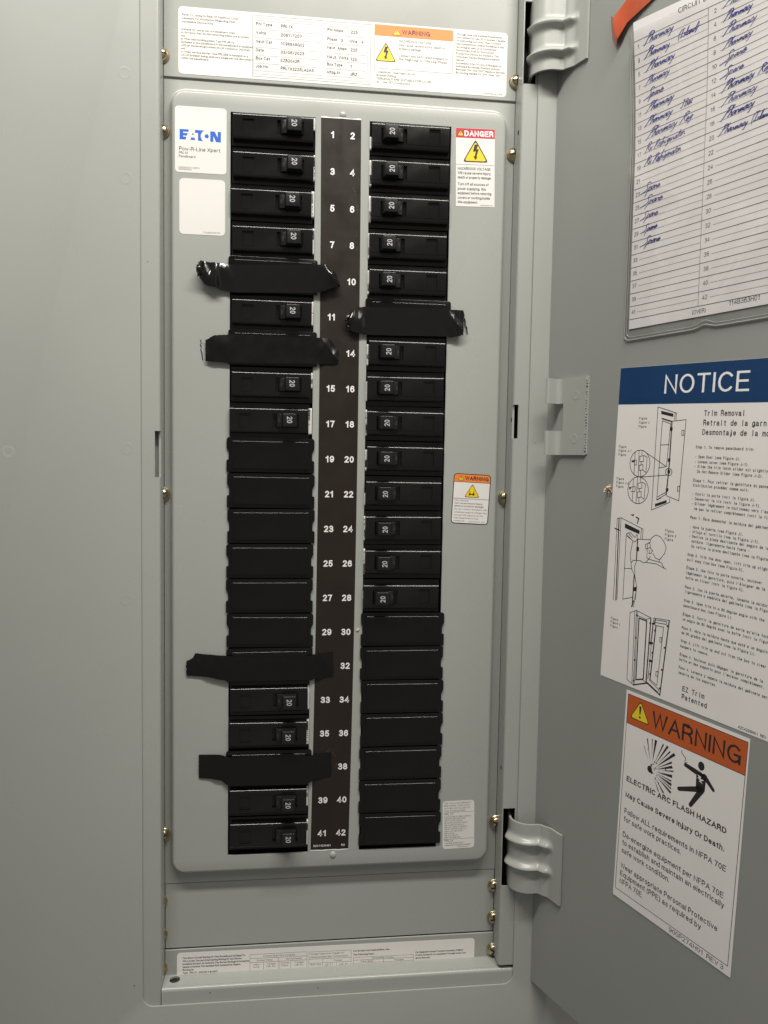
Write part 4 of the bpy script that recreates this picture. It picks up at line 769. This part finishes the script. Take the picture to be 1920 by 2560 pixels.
NOTICE_ART = {'fine':[[(47.8,-29.2),(33.2,-25.4),(33.9,-89.3),(47.6,-83.2),(47.5,-80.9)],[(47.8,-29.2),(47.7,-33.4)],[(46.8,-29.0),(46.6,-33.1)],[(43.9,-35.6),(37.4,-33.9),(37.5,-82.6),(44.4,-78.5)],[(40.8,-81.0),(37.7,-82.7)],[(37.9,-80.7),(44.1,-77.3)],[(37.2,-48.7),(44.0,-48.2)],[(37.2,-62.8),(42.9,-61.7)],[(43.9,-35.6),(43.2,-61.5)],[(45.3,-34.0),(55.2,-33.1),(54.3,-81.6),(44.9,-79.4)],[(52.8,-39.5),(54.3,-39.4),(54.3,-42.3),(52.9,-42.5),(52.8,-39.5)],[(52.8,-73.0),(54.2,-72.7),(54.3,-75.6),(52.8,-76.0),(52.8,-73.0)],[(23.9,-52.7),(42.9,-61.6)],[(22.9,-69.5),(43.4,-66.8)],[(17.2,-53.6),(17.6,-68.5)],[(20.4,-52.5),(21.1,-69.4)],[(22.9,-52.8),(23.0,-55.8)],[(22.9,-59.8),(22.9,-61.7)],[(22.9,-65.3),(23.0,-68.8)],[(21.6,-59.9),(21.3,-56.5),(25.0,-55.7),(27.4,-56.7),(27.2,-66.3),(24.6,-64.8)],[(21.6,-59.9),(24.7,-59.4),(24.6,-56.3)],[(21.7,-65.3),(21.4,-62.1),(24.5,-61.5),(24.6,-64.8),(21.7,-65.3)],[(16.7,-59.0),(18.8,-59.0),(18.9,-62.0),(17.0,-61.9)],[(17.3,-70.8),(17.7,-85.1)],[(20.6,-69.7),(20.9,-86.5)],[(23.1,-69.8),(23.2,-73.0)],[(22.9,-76.8),(22.9,-78.8)],[(23.1,-82.7),(23.3,-86.2)],[(21.7,-77.0),(21.4,-73.5),(25.1,-72.6),(27.5,-73.6),(27.3,-83.2),(24.7,-81.9)],[(21.7,-77.0),(24.7,-76.4),(24.7,-73.3)],[(21.8,-82.8),(21.5,-79.2),(24.6,-78.5),(24.7,-81.9),(21.8,-82.8)],[(15.5,-76.5),(19.3,-75.8),(19.2,-79.1),(16.1,-79.2)],[(28.3,-102.1),(9.0,-97.0),(5.7,-98.0),(7.2,-152.1)],[(9.0,-97.0),(10.3,-151.3)],[(28.3,-102.1),(28.2,-108.3)],[(26.9,-102.0),(26.8,-108.2)],[(14.5,-106.9),(15.4,-150.2)],[(15.1,-129.5),(20.7,-128.7)],[(15.4,-149.7),(23.9,-146.8)],[(14.5,-106.9),(17.7,-105.5),(22.1,-108.3),(23.6,-106.0),(24.4,-108.9),(22.1,-111.2),(18.5,-109.7),(14.9,-108.2)],[(16.5,-106.3),(19.9,-108.8)],[(15.2,-107.4),(19.1,-109.9)],[(24.9,-109.0),(34.6,-107.9)],[(34.6,-107.9),(36.2,-106.2),(38.9,-104.3),(42.6,-105.1),(45.9,-108.1),(47.5,-111.0),(46.6,-114.9),(43.1,-119.3),(39.8,-118.8),(37.6,-116.3)],[(34.6,-107.9),(34.9,-109.3),(33.2,-110.4)],[(32.6,-111.3),(33.0,-119.6),(34.4,-120.3)],[(31.0,-111.4),(34.5,-110.0),(35.2,-112.8),(31.6,-114.3),(31.0,-111.4)],[(34.8,-112.9),(37.4,-114.7)],[(34.5,-114.5),(34.4,-116.8),(36.2,-116.2),(37.0,-114.5)],[(34.3,-120.4),(35.7,-118.5)],[(32.4,-122.6),(34.4,-120.3),(44.8,-120.9),(46.8,-123.6)],[(42.9,-119.3),(42.8,-120.7)],[(32.4,-122.6),(41.0,-122.3),(48.7,-124.3)],[(20.4,-111.1),(19.0,-119.8),(20.2,-125.0),(21.1,-128.8),(23.6,-132.3)],[(20.2,-125.0),(21.9,-123.0),(27.8,-122.4),(30.4,-123.3),(32.4,-122.6)],[(24.9,-122.9),(23.5,-126.4),(24.0,-132.2),(26.4,-139.7),(25.9,-148.0)],[(23.9,-132.7),(26.4,-139.4),(24.9,-153.1)],[(39.7,-156.8),(27.5,-154.6),(22.3,-157.3),(23.6,-201.1),(29.2,-203.2)],[(26.2,-155.3),(28.0,-202.5)],[(27.5,-154.8),(29.3,-203.2)],[(28.5,-154.9),(30.1,-202.6)],[(28.4,-157.7),(36.0,-158.6),(38.9,-157.2)],[(36.0,-158.6),(36.0,-159.8)],[(35.9,-197.5),(39.5,-198.5)],[(54.0,-155.1),(42.0,-156.3),(40.9,-195.7)],[(43.3,-156.4),(43.3,-160.8)],[(42.8,-157.2),(52.0,-156.3),(52.0,-158.0),(42.7,-158.9),(42.8,-157.2)],[(44.1,-160.6),(50.1,-160.3),(48.2,-197.7),(42.5,-195.7)],[(47.9,-167.2),(49.3,-167.0),(49.4,-169.9),(48.0,-170.1),(47.9,-167.2)],[(46.8,-189.2),(48.3,-188.8),(48.3,-191.8),(46.8,-192.1),(46.8,-189.2)],[(41.9,-196.2),(49.9,-199.9),(49.2,-201.7),(40.5,-198.0)],[(41.6,-160.8),(40.7,-174.0)],[(41.3,-185.1),(40.7,-195.6)],[(39.6,-174.6),(39.8,-197.9)]],'thick':[[(37.0,-32.5),(44.8,-34.3)],[(44.8,-34.3),(45.2,-57.1),(44.9,-68.9),(44.5,-78.8)],[(7.3,-97.5),(9.3,-151.7)],[(24.4,-108.9),(24.6,-122.6)],[(21.9,-95.2),(24.1,-95.9),(23.1,-98.9)],[(4.3,-104.6),(8.4,-105.4)],[(23.6,-132.5),(23.8,-152.7)],[(24.6,-149.1),(23.2,-153.2)],[(30.1,-159.1),(36.5,-159.5),(37.1,-197.0),(31.1,-199.2),(30.1,-159.1)],[(29.2,-203.2),(40.1,-198.7)],[(39.7,-156.8),(39.6,-172.2),(39.5,-198.7)],[(44.1,-160.6),(42.5,-195.7)],[(54.0,-155.1),(51.0,-203.0),(39.9,-198.4)]],'fill':[[(36.0,-27.7),(45.5,-29.6),(45.5,-31.5),(36.1,-29.7)],[(36.3,-85.2),(45.1,-82.0),(45.3,-83.7),(36.5,-87.0)],[(44.0,-37.6),(45.7,-37.6),(45.7,-39.8),(44.0,-39.9)],[(43.9,-56.6),(45.7,-56.5),(45.8,-58.6),(43.9,-58.7)],[(44.0,-74.8),(45.9,-74.7),(45.9,-76.7),(44.0,-76.9)],[(44.2,-63.6),(46.2,-63.7),(46.2,-65.7),(44.3,-65.7)],[(14.7,-59.1),(17.3,-59.2),(17.4,-60.5),(14.8,-60.4)],[(14.2,-76.3),(15.7,-76.4),(15.7,-78.0),(14.3,-77.8)],[(12.8,-100.2),(25.6,-103.3),(25.4,-105.7),(12.9,-103.2)],[(23.8,-114.0),(26.0,-113.9),(26.0,-116.7),(23.9,-116.8)],[(16.6,-94.1),(20.0,-93.4),(19.5,-94.9)],[(24.0,-140.2),(26.4,-139.6),(26.2,-142.4),(24.0,-142.8)],[(27.6,-157.3),(28.7,-157.0),(28.8,-158.2),(27.7,-158.5)],[(27.8,-172.0),(28.9,-171.7),(29.0,-172.9),(27.9,-173.2)],[(28.2,-186.4),(29.2,-186.1),(29.4,-187.3),(28.3,-187.6)],[(28.6,-200.0),(29.7,-199.7),(29.8,-200.9),(28.7,-201.2)],[(38.7,-159.7),(39.7,-159.5),(39.8,-160.7),(38.8,-160.9)],[(42.9,-163.5),(43.9,-163.2),(44.0,-164.4),(43.0,-164.7)],[(42.2,-177.9),(43.2,-177.6),(43.3,-178.8),(42.3,-179.1)],[(41.6,-191.8),(42.6,-191.5),(42.7,-192.7),(41.7,-193.0)],[(52.3,-158.3),(53.2,-158.1),(53.4,-159.3),(52.4,-159.5)],[(51.3,-172.3),(52.3,-172.0),(52.4,-173.2),(51.4,-173.4)],[(50.5,-186.4),(51.5,-186.2),(51.6,-187.3),(50.6,-187.6)],[(49.9,-198.5),(50.9,-198.2),(51.0,-199.3),(50.0,-199.7)],[(39.0,-172.3),(40.1,-172.1),(40.2,-173.3),(39.2,-173.6)],[(39.0,-183.7),(40.0,-183.5),(40.1,-184.7),(39.1,-184.9)],[(40.8,-159.5),(43.1,-159.1),(43.0,-160.3),(40.7,-160.7)],[(40.0,-171.9),(42.8,-171.7),(42.7,-173.1),(40.0,-173.3)],[(40.6,-183.1),(43.6,-183.1),(43.6,-184.5),(40.6,-184.6)]],'circ':[(21.72,-60.83,8.25,8.439999999999998),(21.76,-77.92,8.529999999999998,8.540000000000006),(45.12,-64.83,2.450000000000003,2.1499999999999986)]}
K = Ink(.17)
for l in NOTICE_ART['fine']: K.line(l, .42)
for l in NOTICE_ART['thick']: K.line(l, .85)
for p in NOTICE_ART['fill']: K.poly(p)
for cx, cy, rx, ry in NOTICE_ART['circ']: K.ring(cx, cy, rx, ry, .45)
K.build("line_drawings", 'ink', s)

# arc flash warning sticker
s = sheet("arc_flash_sticker", "white and burnt orange arc flash warning sticker low on the door", "sticker", on_door(86.8, -375.1, .25), rot2(DOOR, -2.2), 90.8, 140.4, 0, m='sticker')
K = Ink(.165); K.rect(1.9, 89.6, -21.4, -2.3); K.build("orange_band", 'rust', s)
K = Ink(.19); Y = Ink(.21); tri_sign(K, Y, 12.5, -3.7, -17.0, 8.1, .5); K.build("triangle_outline", 'ink', s); Y.build("triangle_field", 'lemon', s)
K = Ink(.23); bang(K, 12.5, -7.2, -15.4); K.build("hazard_symbol", 'ink', s)
K = Ink(.19); K.text("WARNING", 22.6, -17.0, 10.4, w=65.0, res=6, bold=.004); K.line([(1.9, -21.4), (89.6, -21.4)], .3)
K.line([(1.75, -2.2), (89.7, -2.2), (88.6, -134.6), (1.7, -134.9), (1.75, -2.2)], .35); K.build("warning_word", 'ink', s)
K = Ink(.17); rnd = random.Random(9); ex, ey = 24.5, -44.6
K.disc(ex - 1.2, ey + .2, 1.9, 2.2); K.disc(ex + .3, ey - 1.2, 1.2, 1.0)
for a, r0, r1, wd in ((118, 5, 15, .5), (104, 4, 19.5, .9), (92, 7, 20, .7), (84, 5, 20.5, 1.9), (68, 4, 21.5, 1.0), (60, 5, 23, 1.5), (52, 7, 22, .9), (45, 4, 24, 1.9), (36, 5, 19, 1.2), (28, 4, 18, 1.7), (20, 8, 18, .9), (9, 4, 16.5, 1.9), (-2, 5, 16, 1.0), (-10, 4, 16.5, 1.8), (-18, 7, 17, 1.0), (-26, 4, 18, 1.6), (-44, 4, 15, 1.2), (-58, 4, 13, .8)):
    c, q = math.cos(math.radians(a)), math.sin(math.radians(a)); h = wd * .5
    K.poly([(ex + c * r0, ey + q * r0), (ex + c * r1 + q * h, ey + q * r1 - c * h), (ex + c * r1 - q * h, ey + q * r1 + c * h)])
for q in range(24): a, r = rnd.uniform(-1.1, 1.9), rnd.uniform(2.5, 13); g = rnd.uniform(.25, .6); K.disc(ex + r * math.cos(a), ey + r * math.sin(a), g, g * .9, 6)
# struck figure
def limb(p, q, r0, r1):
    L = math.hypot(q[0] - p[0], q[1] - p[1]); ux, uy = (q[0] - p[0]) / L, (q[1] - p[1]) / L; a = math.degrees(math.atan2(uy, ux))
    K.poly(arc(p[0], p[1], r0, a + 90, a + 270, 6) + arc(q[0], q[1], r1, a - 90, a + 90, 6))
K.disc(60.9, -27.4, 2.25, 2.7); limb((49.9, -31.0), (61.2, -32.8), 1.25, 1.7); limb((63.6, -32.6), (70.2, -38.2), 1.6, 1.0)
K.poly([(57.9, -32.6), (63.6, -31.6), (64.9, -33.5), (64.5, -41.6), (60.8, -43.6), (58.2, -41.6)][::-1]); limb((60.6, -41.6), (46.4, -47.4), 1.7, 1.25); limb((62.4, -41.4), (55.4, -53.6), 1.9, 1.25)
K.line([(46.4, -23.4), (46.6, -24.8), (47.8, -25.8), (49.3, -26.8), (49.9, -28.4)], .5); K.line([(48.7, -28.8), (49.6, -29.6), (51.0, -29.0)], .3)
K.build("hazard_pictograms", 'ink', s)
K = Ink(.2); K.poly([(58.4, -33.2), (61.5, -33.8), (60.7, -34.9), (63.5, -35.2), (61.4, -36.4), (63.0, -37.6), (60.0, -36.8), (61.0, -35.9), (58.9, -35.2), (59.9, -34.3)][::-1]); K.build("spark", 'sticker', s)
K = Ink(.17)
for l, y, w_, bd in [("ELECTRIC ARC FLASH HAZARD", -59.6, 76.2, .028), ("May Cause Severe Injury Or Death.", -70.3, 75.6, .024), ("Follow ALL requirements in NFPA 70E", -81.5, 77.8, .012), ("for safe work practices.", -86.9, 46.5, .008), ("De-energize equipment per NFPA 70E", -97.6, 77.6, .008), ("to establish and maintain an electrically", -103.0, 78.5, .008), ("safe work condition.", -108.5, 39.5, .008), ("Wear appropriate Personal Protective", -119.0, 75.4, .008), ("Equipment (PPE) as required by", -124.4, 64.5, .008), ("NFPA 70E.", -129.7, 20.0, .008)]:
    K.text(l, 5.1, y, 3.55, w=w_, bold=bd, res=3)
K.text("900P274H01  REV 3", 46.8, -138.7, 2.9, w=39.6, res=3); K.build("lettering", 'ink_mid', s)

# ------------------------------------------------------------------ circuit directory card in its clear pocket
PU0, PU1, PZ0, PZ1 = 77.5, 184.5, -142.4, 45.5
def warp(lift):
    def fn(x, y, z):           # x = u along the door, y = height, z = tiny stack offset
        t = max(0.0, (y + 55.0) / 95.0); t2 = t * t; g = (x - 77.5) / 58.0
        off = max(0.0, 5.6 * t2 * (1 - .62 * g)) + .5 * math.sin((x - 77) * .06) * .6 + lift + z
        off = max(.35 + lift + z, off)
        return (x, y - 4.4 * t2 * g + DZ, off)
    return fn
def card_mesh(u0, u1, z0, z1, nu, nz, th):
    b = MB(); us = [u0 + (u1 - u0) * i / nu for i in range(nu + 1)]; zs = [z0 + (z1 - z0) * i / nz for i in range(nz + 1)]
    b.grid([[(u, z, 0) for u in us] for z in zs]); b.grid([[(u, z, -th) for u in us] for z in zs])
    return b
card = thing("directory_card", "white circuit directory card with blue handwriting in the pocket on the door", "card", (HX, HY, -625.6), DOOR)
W0 = warp(.3)
card_mesh(PU0, PU1, PZ0, PZ1, 30, 44, .15).build("card_sheet", 'paper', card, fn=W0, smooth=0, merge=False, recalc=False)
K = Ink(.06); TH = Ink(.06); NB = Ink(.06); P41 = -131.8; PIT = 8.11; DIV = 130.6
for k in range(22):
    z = P41 - 4.6 + PIT * k; TH.line([(PU0 + .2, z), (PU1 - .2, z)], .36, n=2)
TH.line([(DIV, P41 - 4.6), (DIV, P41 - 4.6 + PIT * 21)], .26, n=2)
for k in range(21):
    z = P41 + PIT * (20 - k); o_ = 2 * k + 1
    NB.text(str(o_), 81.0, z - 1.4, 2.6, align='c', res=3); NB.text(str(o_ + 1), 135.2, z - 1.4, 2.6, align='c', res=3)
    K.line([(84.2, z - .6), (DIV - .4, z - .6)], .2, n=2); K.line([(138.6, z - .6), (PU1 - 1, z - .6)], .2, n=2)
HD = Ink(.06); FT = Ink(.06); HD.text("CIRCUIT DIRECTORY", 110.5, 38.6, 3.0, w=40, res=3); FT.text("(OVER)", 131.5, -140.6, 2.5, align='c', res=3); FT.text("114B363H01", 151.5, -139.4, 2.9, res=3)
TH.build("ruled_lines", 'ink_mid', card, fn=W0); K.build("writing_lines", 'ink_soft', card, fn=W0); NB.build("row_numbers", 'ink', card, fn=W0); HD.build("card_heading", 'ink', card, fn=W0); FT.build("card_footer", 'ink', card, fn=W0)
# pen strokes, one unit = x-height
HW = {'P': ([[(.3, -.5), (.9, 1.0), (1.5, 2.5)], [(.8, 2.2), (1.5, 2.7), (2.2, 2.5), (2.1, 1.8), (1.4, 1.3), (.8, 1.3)]], 1.9), 'h': ([[(.0, 0), (.35, 1.0), (.75, 2.3), (.8, 2.5), (.55, 1.9), (.1, 0)], [(.2, .5), (.55, 1.0), (.8, .8), (.75, .1), (1.0, .1)]], 1.0),
 'a': ([[(.85, .85), (.5, 1.0), (.1, .6), (.1, .1), (.4, 0), (.75, .5), (.9, .95), (.8, .3), (.95, .05), (1.15, .2)]], 1.1), 'r': ([[(0, .1), (.2, .9), (.35, .8), (.55, .85), (.6, .4), (.7, .1), (.9, .15)]], .85), 'm': ([[(0, 0), (.2, .9), (.2, .1), (.5, .9), (.6, .8), (.55, .1), (.85, .9), (1.0, .8), (1.0, .15), (1.25, .15)]], 1.2),
 'c': ([[(.75, .8), (.5, 1.0), (.1, .6), (.1, .1), (.4, 0), (.8, .3)]], .8), 'y': ([[(.05, .9), (.15, .3), (.4, .2), (.75, .95), (.6, .1), (.3, -1.1), (.0, -1.3)]], .95), 'S': ([[(1.75, 2.0), (1.35, 2.4), (.85, 2.3), (.7, 1.8), (1.0, 1.35), (1.25, .8), (1.0, .2), (.4, -.05), (-.5, -.35)]], 1.55), 'p': ([[(-.25, -1.3), (.1, .1), (.4, 1.0)], [(.25, .5), (.55, 1.0), (.95, .85), (.9, .3), (.5, 0), (.2, .1)]], 1.2),
 'e': ([[(.1, .5), (.6, .6), (.6, .95), (.3, 1.0), (.05, .5), (.2, .05), (.6, .05), (1.0, .5)]], .9), '(': ([[(.6, 2.6), (.15, 1.5), (.2, .2), (.5, -.5)]], .7), ')': ([[(.2, 2.6), (.55, 1.5), (.3, .2), (-.1, -.5)]], .7), 'I': ([[(.1, 2.3), (.9, 2.4)], [(.55, 2.3), (.3, .1)], [(0, .05), (.7, .1)]], .9), 's': ([[(.6, .9), (.2, .8), (.5, .4), (.4, .05), (0, .1)]], .65),
 'l': ([[(.1, .1), (.5, 1.6), (.55, 2.4), (.35, 1.9), (.2, .2), (.45, .1)]], .5), 'n': ([[(0, 0), (.15, .9), (.2, .2), (.5, .95), (.65, .7), (.65, .1), (.9, .2)]], .85), 'd': ([[(.7, .8), (.4, .95), (.05, .5), (.15, .05), (.5, .2), (.9, 2.3), (.75, .3), (.95, .1)]], .95), 'J': ([[(.3, 2.3), (1.2, 2.4)], [(.85, 2.3), (.6, .3), (.2, -.2), (-.1, .2)]], 1.2), 'B': ([[(.2, .0), (.6, 2.3)], [(.5, 2.2), (1.2, 2.2), (1.1, 1.5), (.5, 1.2), (1.2, 1.0), (1.0, .2), (.2, .0)]], 1.25), 'o': ([[(.5, .95), (.1, .5), (.2, .05), (.6, .1), (.75, .6), (.5, .95), (.9, .8)]], .8),
 'x': ([[(.0, .9), (.3, .7), (.6, .1), (.9, .1)], [(.85, .95), (.05, .0)]], .85), 'R': ([[(.1, -.2), (.7, 2.3)], [(.4, 2.1), (1.0, 2.5), (1.5, 2.2), (1.2, 1.5), (.6, 1.2), (1.0, .6), (1.4, .0)]], 1.45), 'f': ([[(.8, 2.3), (.55, 2.4), (.4, 1.4), (.15, -.6)], [(.05, .9), (.75, 1.0)]], .6), 'i': ([[(.1, .9), (.15, .1), (.4, .2)], [(.25, 1.5), (.32, 1.6)]], .45), 'g': ([[(.7, .85), (.4, 1.0), (.1, .6), (.3, .2), (.65, .5), (.75, .9), (.5, -.6), (.1, -.9)]], .85), 'q': ([[(.7, .85), (.4, 1.0), (.1, .6), (.3, .2), (.65, .5), (.75, .9), (.5, -.6), (.55, -1.0)]], .85), 't': ([[(.45, 1.9), (.2, .2), (.5, .1)], [(.05, 1.1), (.75, 1.2)]], .6), 'k': ([[(.1, 0), (.6, 2.3)], [(.8, 1.0), (.25, .5), (.8, .0)]], .9), 'u': ([[(.05, .9), (.1, .15), (.4, .1), (.65, .9), (.7, .1), (.95, .2)]], .95), ' ': ([], .9)}
pen = Ink(.10); rnd = random.Random(21)
def write(t, x, z, xh, sx=1.0):
    cx = x; pw0 = rnd.uniform(.40, .55); xh *= rnd.uniform(.9, 1.1); sx *= rnd.uniform(.92, 1.08); sl = rnd.uniform(.34, .52); rise = rnd.uniform(-.02, .035)
    for ch in t:
        st, adv = HW[ch]; k = xh * rnd.uniform(.9, 1.12); dz = rnd.uniform(-.12, .12)
        for l in st:
            pts = [(cx + (p[0] + p[1] * sl) * k * sx * .92 + rnd.uniform(-.06, .06), z + dz + rise * (cx - x) + p[1] * k * .92 + rnd.uniform(-.06, .06)) for p in l]
            pen.line(pts, pw0 * rnd.uniform(.85, 1.15))
        cx += adv * xh * sx * .92
    return cx
for k, l in {0: "Pharmacy", 1: "Pharmacy", 2: "Pharmacy", 3: "Pharmacy", 4: "Spare", 5: "Pharmacy", 6: "Pharmacy", 7: "Pharmacy Reg", 8: "Rx Refrigerator", 9: "Rx Refrigerator", 11: "Spare", 12: "Spare", 13: "Spare", 14: "Spare", 15: "Spare"}.items():
    z = P41 + PIT * (20 - k) - .2
    write(l, 85.4 + rnd.uniform(-.6, .6), z, 2.0 if l[0] != 'S' else 2.0, 1.30 if 'Phar' in l else (1.12 if 'Rx' in l else 1.32))
z = P41 + PIT * 19; write("(Island)", 110.0, z + 1.4, 2.1, 1.15); z = P41 + PIT * 14; write("JBox", 112.5, z + .8, 2.0, 1.1)
for k, l in {0: "Pharmacy", 1: "Pharmacy", 2: "Pharmacy", 3: "Pharmacy", 4: "Spare", 5: "Spare", 6: "Pharmacy Reg", 7: "Pharmacy", 8: "Pharmacy", 9: "Pharmacy (Island)"}.items():
    write(l, 140.2 + rnd.uniform(-.6, .6), P41 + PIT * (20 - k) - .2, 2.0, 1.25)
pen.build("handwriting", 'pen', card, fn=W0)

pocket = thing("directory_pocket", "clear plastic pocket with a welded rim holding the directory card", "pocket", (HX, HY, -625.6), DOOR)
def pw(x, y, z):
    u, h, o_ = warp(1.1)(x, y, z)
    # creases in the vinyl: a pinch near the middle of the bottom edge and soft diagonal folds
    d = math.hypot((x - 136) / 6, (y + 141) / 9); o_ += 1.6 * math.exp(-d * d) * (1 + .6 * math.sin((x - y) * 1.3))
    f = (x - 120) * .55 + (y + 70); o_ += .9 * math.exp(-(f / 9) ** 2); f2 = (x - 165) * 1.0 - (y + 110) * .8; o_ += .8 * math.exp(-(f2 / 6) ** 2)
    f3 = (x - 112) + .12 * (y - 20); o_ += .7 * math.exp(-(f3 / 2.2) ** 2) * (1 if y > -10 else 0)
    for cx, cy, ang, ln, am in ((118, -95, 1.0, 30, .9), (150, -105, .85, 26, 1.0), (137, -128, 1.35, 14, 1.1), (160, -60, .7, 30, .8), (104, 0, 1.5, 34, .9), (146, -135, .35, 16, 1.0)):
        dx, dy = x - cx, y - cy; a_ = dx * math.cos(ang) + dy * math.sin(ang); b_ = -dx * math.sin(ang) + dy * math.cos(ang); o_ += am * math.exp(-(b_ / .9) ** 2) * math.exp(-(a_ / ln * 2) ** 2)
    return (u, h, o_)
b = MB(); us = [73.8 + 114.2 * i / 150 for i in range(151)]; zs = [-149.4 + 189.4 * i / 240 for i in range(241)]
b.grid([[(u, z + (1.2 * math.exp(-((u - 134) / 4) ** 2) if q == 0 else 0), 0) for u in us] for q, z in enumerate(zs)])
b.build("clear_sheet", 'clear', pocket, fn=pw, smooth=0, merge=False, recalc=False)
def rimline(pts, r, name):
    b = MB(); rings = []
    for k, p in enumerate(pts):
        a, c = pts[max(0, k - 1)], pts[min(len(pts) - 1, k + 1)]; L = math.hypot(c[0] - a[0], c[1] - a[1]) or 1; nx, ny = -(c[1] - a[1]) / L, (c[0] - a[0]) / L
        rings.append([(p[0] + nx * r * math.cos(t), p[1] + ny * r * math.cos(t), r * .7 * math.sin(t)) for t in [2 * math.pi * q / 8 for q in range(9)]])
    b.grid(rings); return b.build(name, 'clear_rim', pocket, fn=warp(.55), smooth=0, merge=False)
def outline(d, bend):
    L = [(74.0 + d, 40 - q * 6) for q in range(31)]; B = [(x, y) for x, y in arc(74.0 + d + 4, -149.5 + d + 4, 4, 180, 270, 6)]
    R = [(79 + d + q * 2.0, -149.5 + d + bend * math.exp(-((79 + d + q * 2.0 - 136) / 5.0) ** 2)) for q in range(54)]
    return L + B + R
rimline(outline(0, 1.8), .55, "pocket_rim"); rimline(outline(1.7, 2.6), .35, "weld_line")

# ------------------------------------------------------------------ orange tape on the pocket's corner, crumb on the notice edge
b = MB()
A = [(51.4, 63.5, .5), (53.6, 48.6, .6), (58.4, 40.8, 1.6)]; Bq = [(57.6, 58.5, 4.4), (60.0, 50.0, 5.6), (62.0, 43.4, 4.2)]
Cq = [(70.5, 66.0, 3.4), (69.0, 58.0, 3.2), (68.5, 51.0, 2.6)]; Dq = [(92, 82, .9), (97, 70, 1.0), (92, 57.5, 1.1)]; Eq = [(112, 93, .5), (118, 80, .5), (114, 66, .5)]
rows = [A, Bq, Cq, Dq, Eq]; fine = []
for r1, r2 in zip(rows, rows[1:]):
    for q in range(5): t = q / 5; fine.append([tuple(a + (c - a) * t for a, c in zip(p1, p2)) for p1, p2 in zip(r1, r2)])
fine.append(rows[-1])
b.grid([[(p[0] - 80, p[1] - 44, p[2]) for p in r] for r in fine]); b.grid([[(p[0] - 80, p[1] - 44, p[2] - .2) for p in r] for r in fine])
o = b.build("orange_tape", 'orange_tape', None, smooth=30, merge=False); place(o, *on_door(80, 44), DOOR); tag(o, "strip of shiny red-orange tape at the top corner of the directory pocket", "tape")
b = MB(); rnd = random.Random(12)
for q in range(26):
    x, y, z, r = rnd.gauss(0, 1.3), rnd.gauss(0, 1.2), abs(rnd.gauss(0, 1.3)) + .2, rnd.uniform(.5, 1.3)
    vs = [(x + r * rnd.uniform(.5, 1) * sx_, y + r * rnd.uniform(.5, 1) * sy_, z + r * rnd.uniform(.5, 1) * sz_) for sx_, sy_, sz_ in ((1, 0, 0), (-1, 0, 0), (0, 1, 0), (0, -1, 0), (0, 0, 1), (0, 0, -1))]
    b.add(vs, [(0, 2, 4), (2, 1, 4), (1, 3, 4), (3, 0, 4), (2, 0, 5), (1, 2, 5), (3, 1, 5), (0, 3, 5)])
o = b.build("plaster_crumb", 'plaster', None, merge=False); place(o, *on_door(65.8, -245.2, .3), DOOR); tag(o, "small tan plaster crumb stuck at the left edge of the notice sticker", "debris")
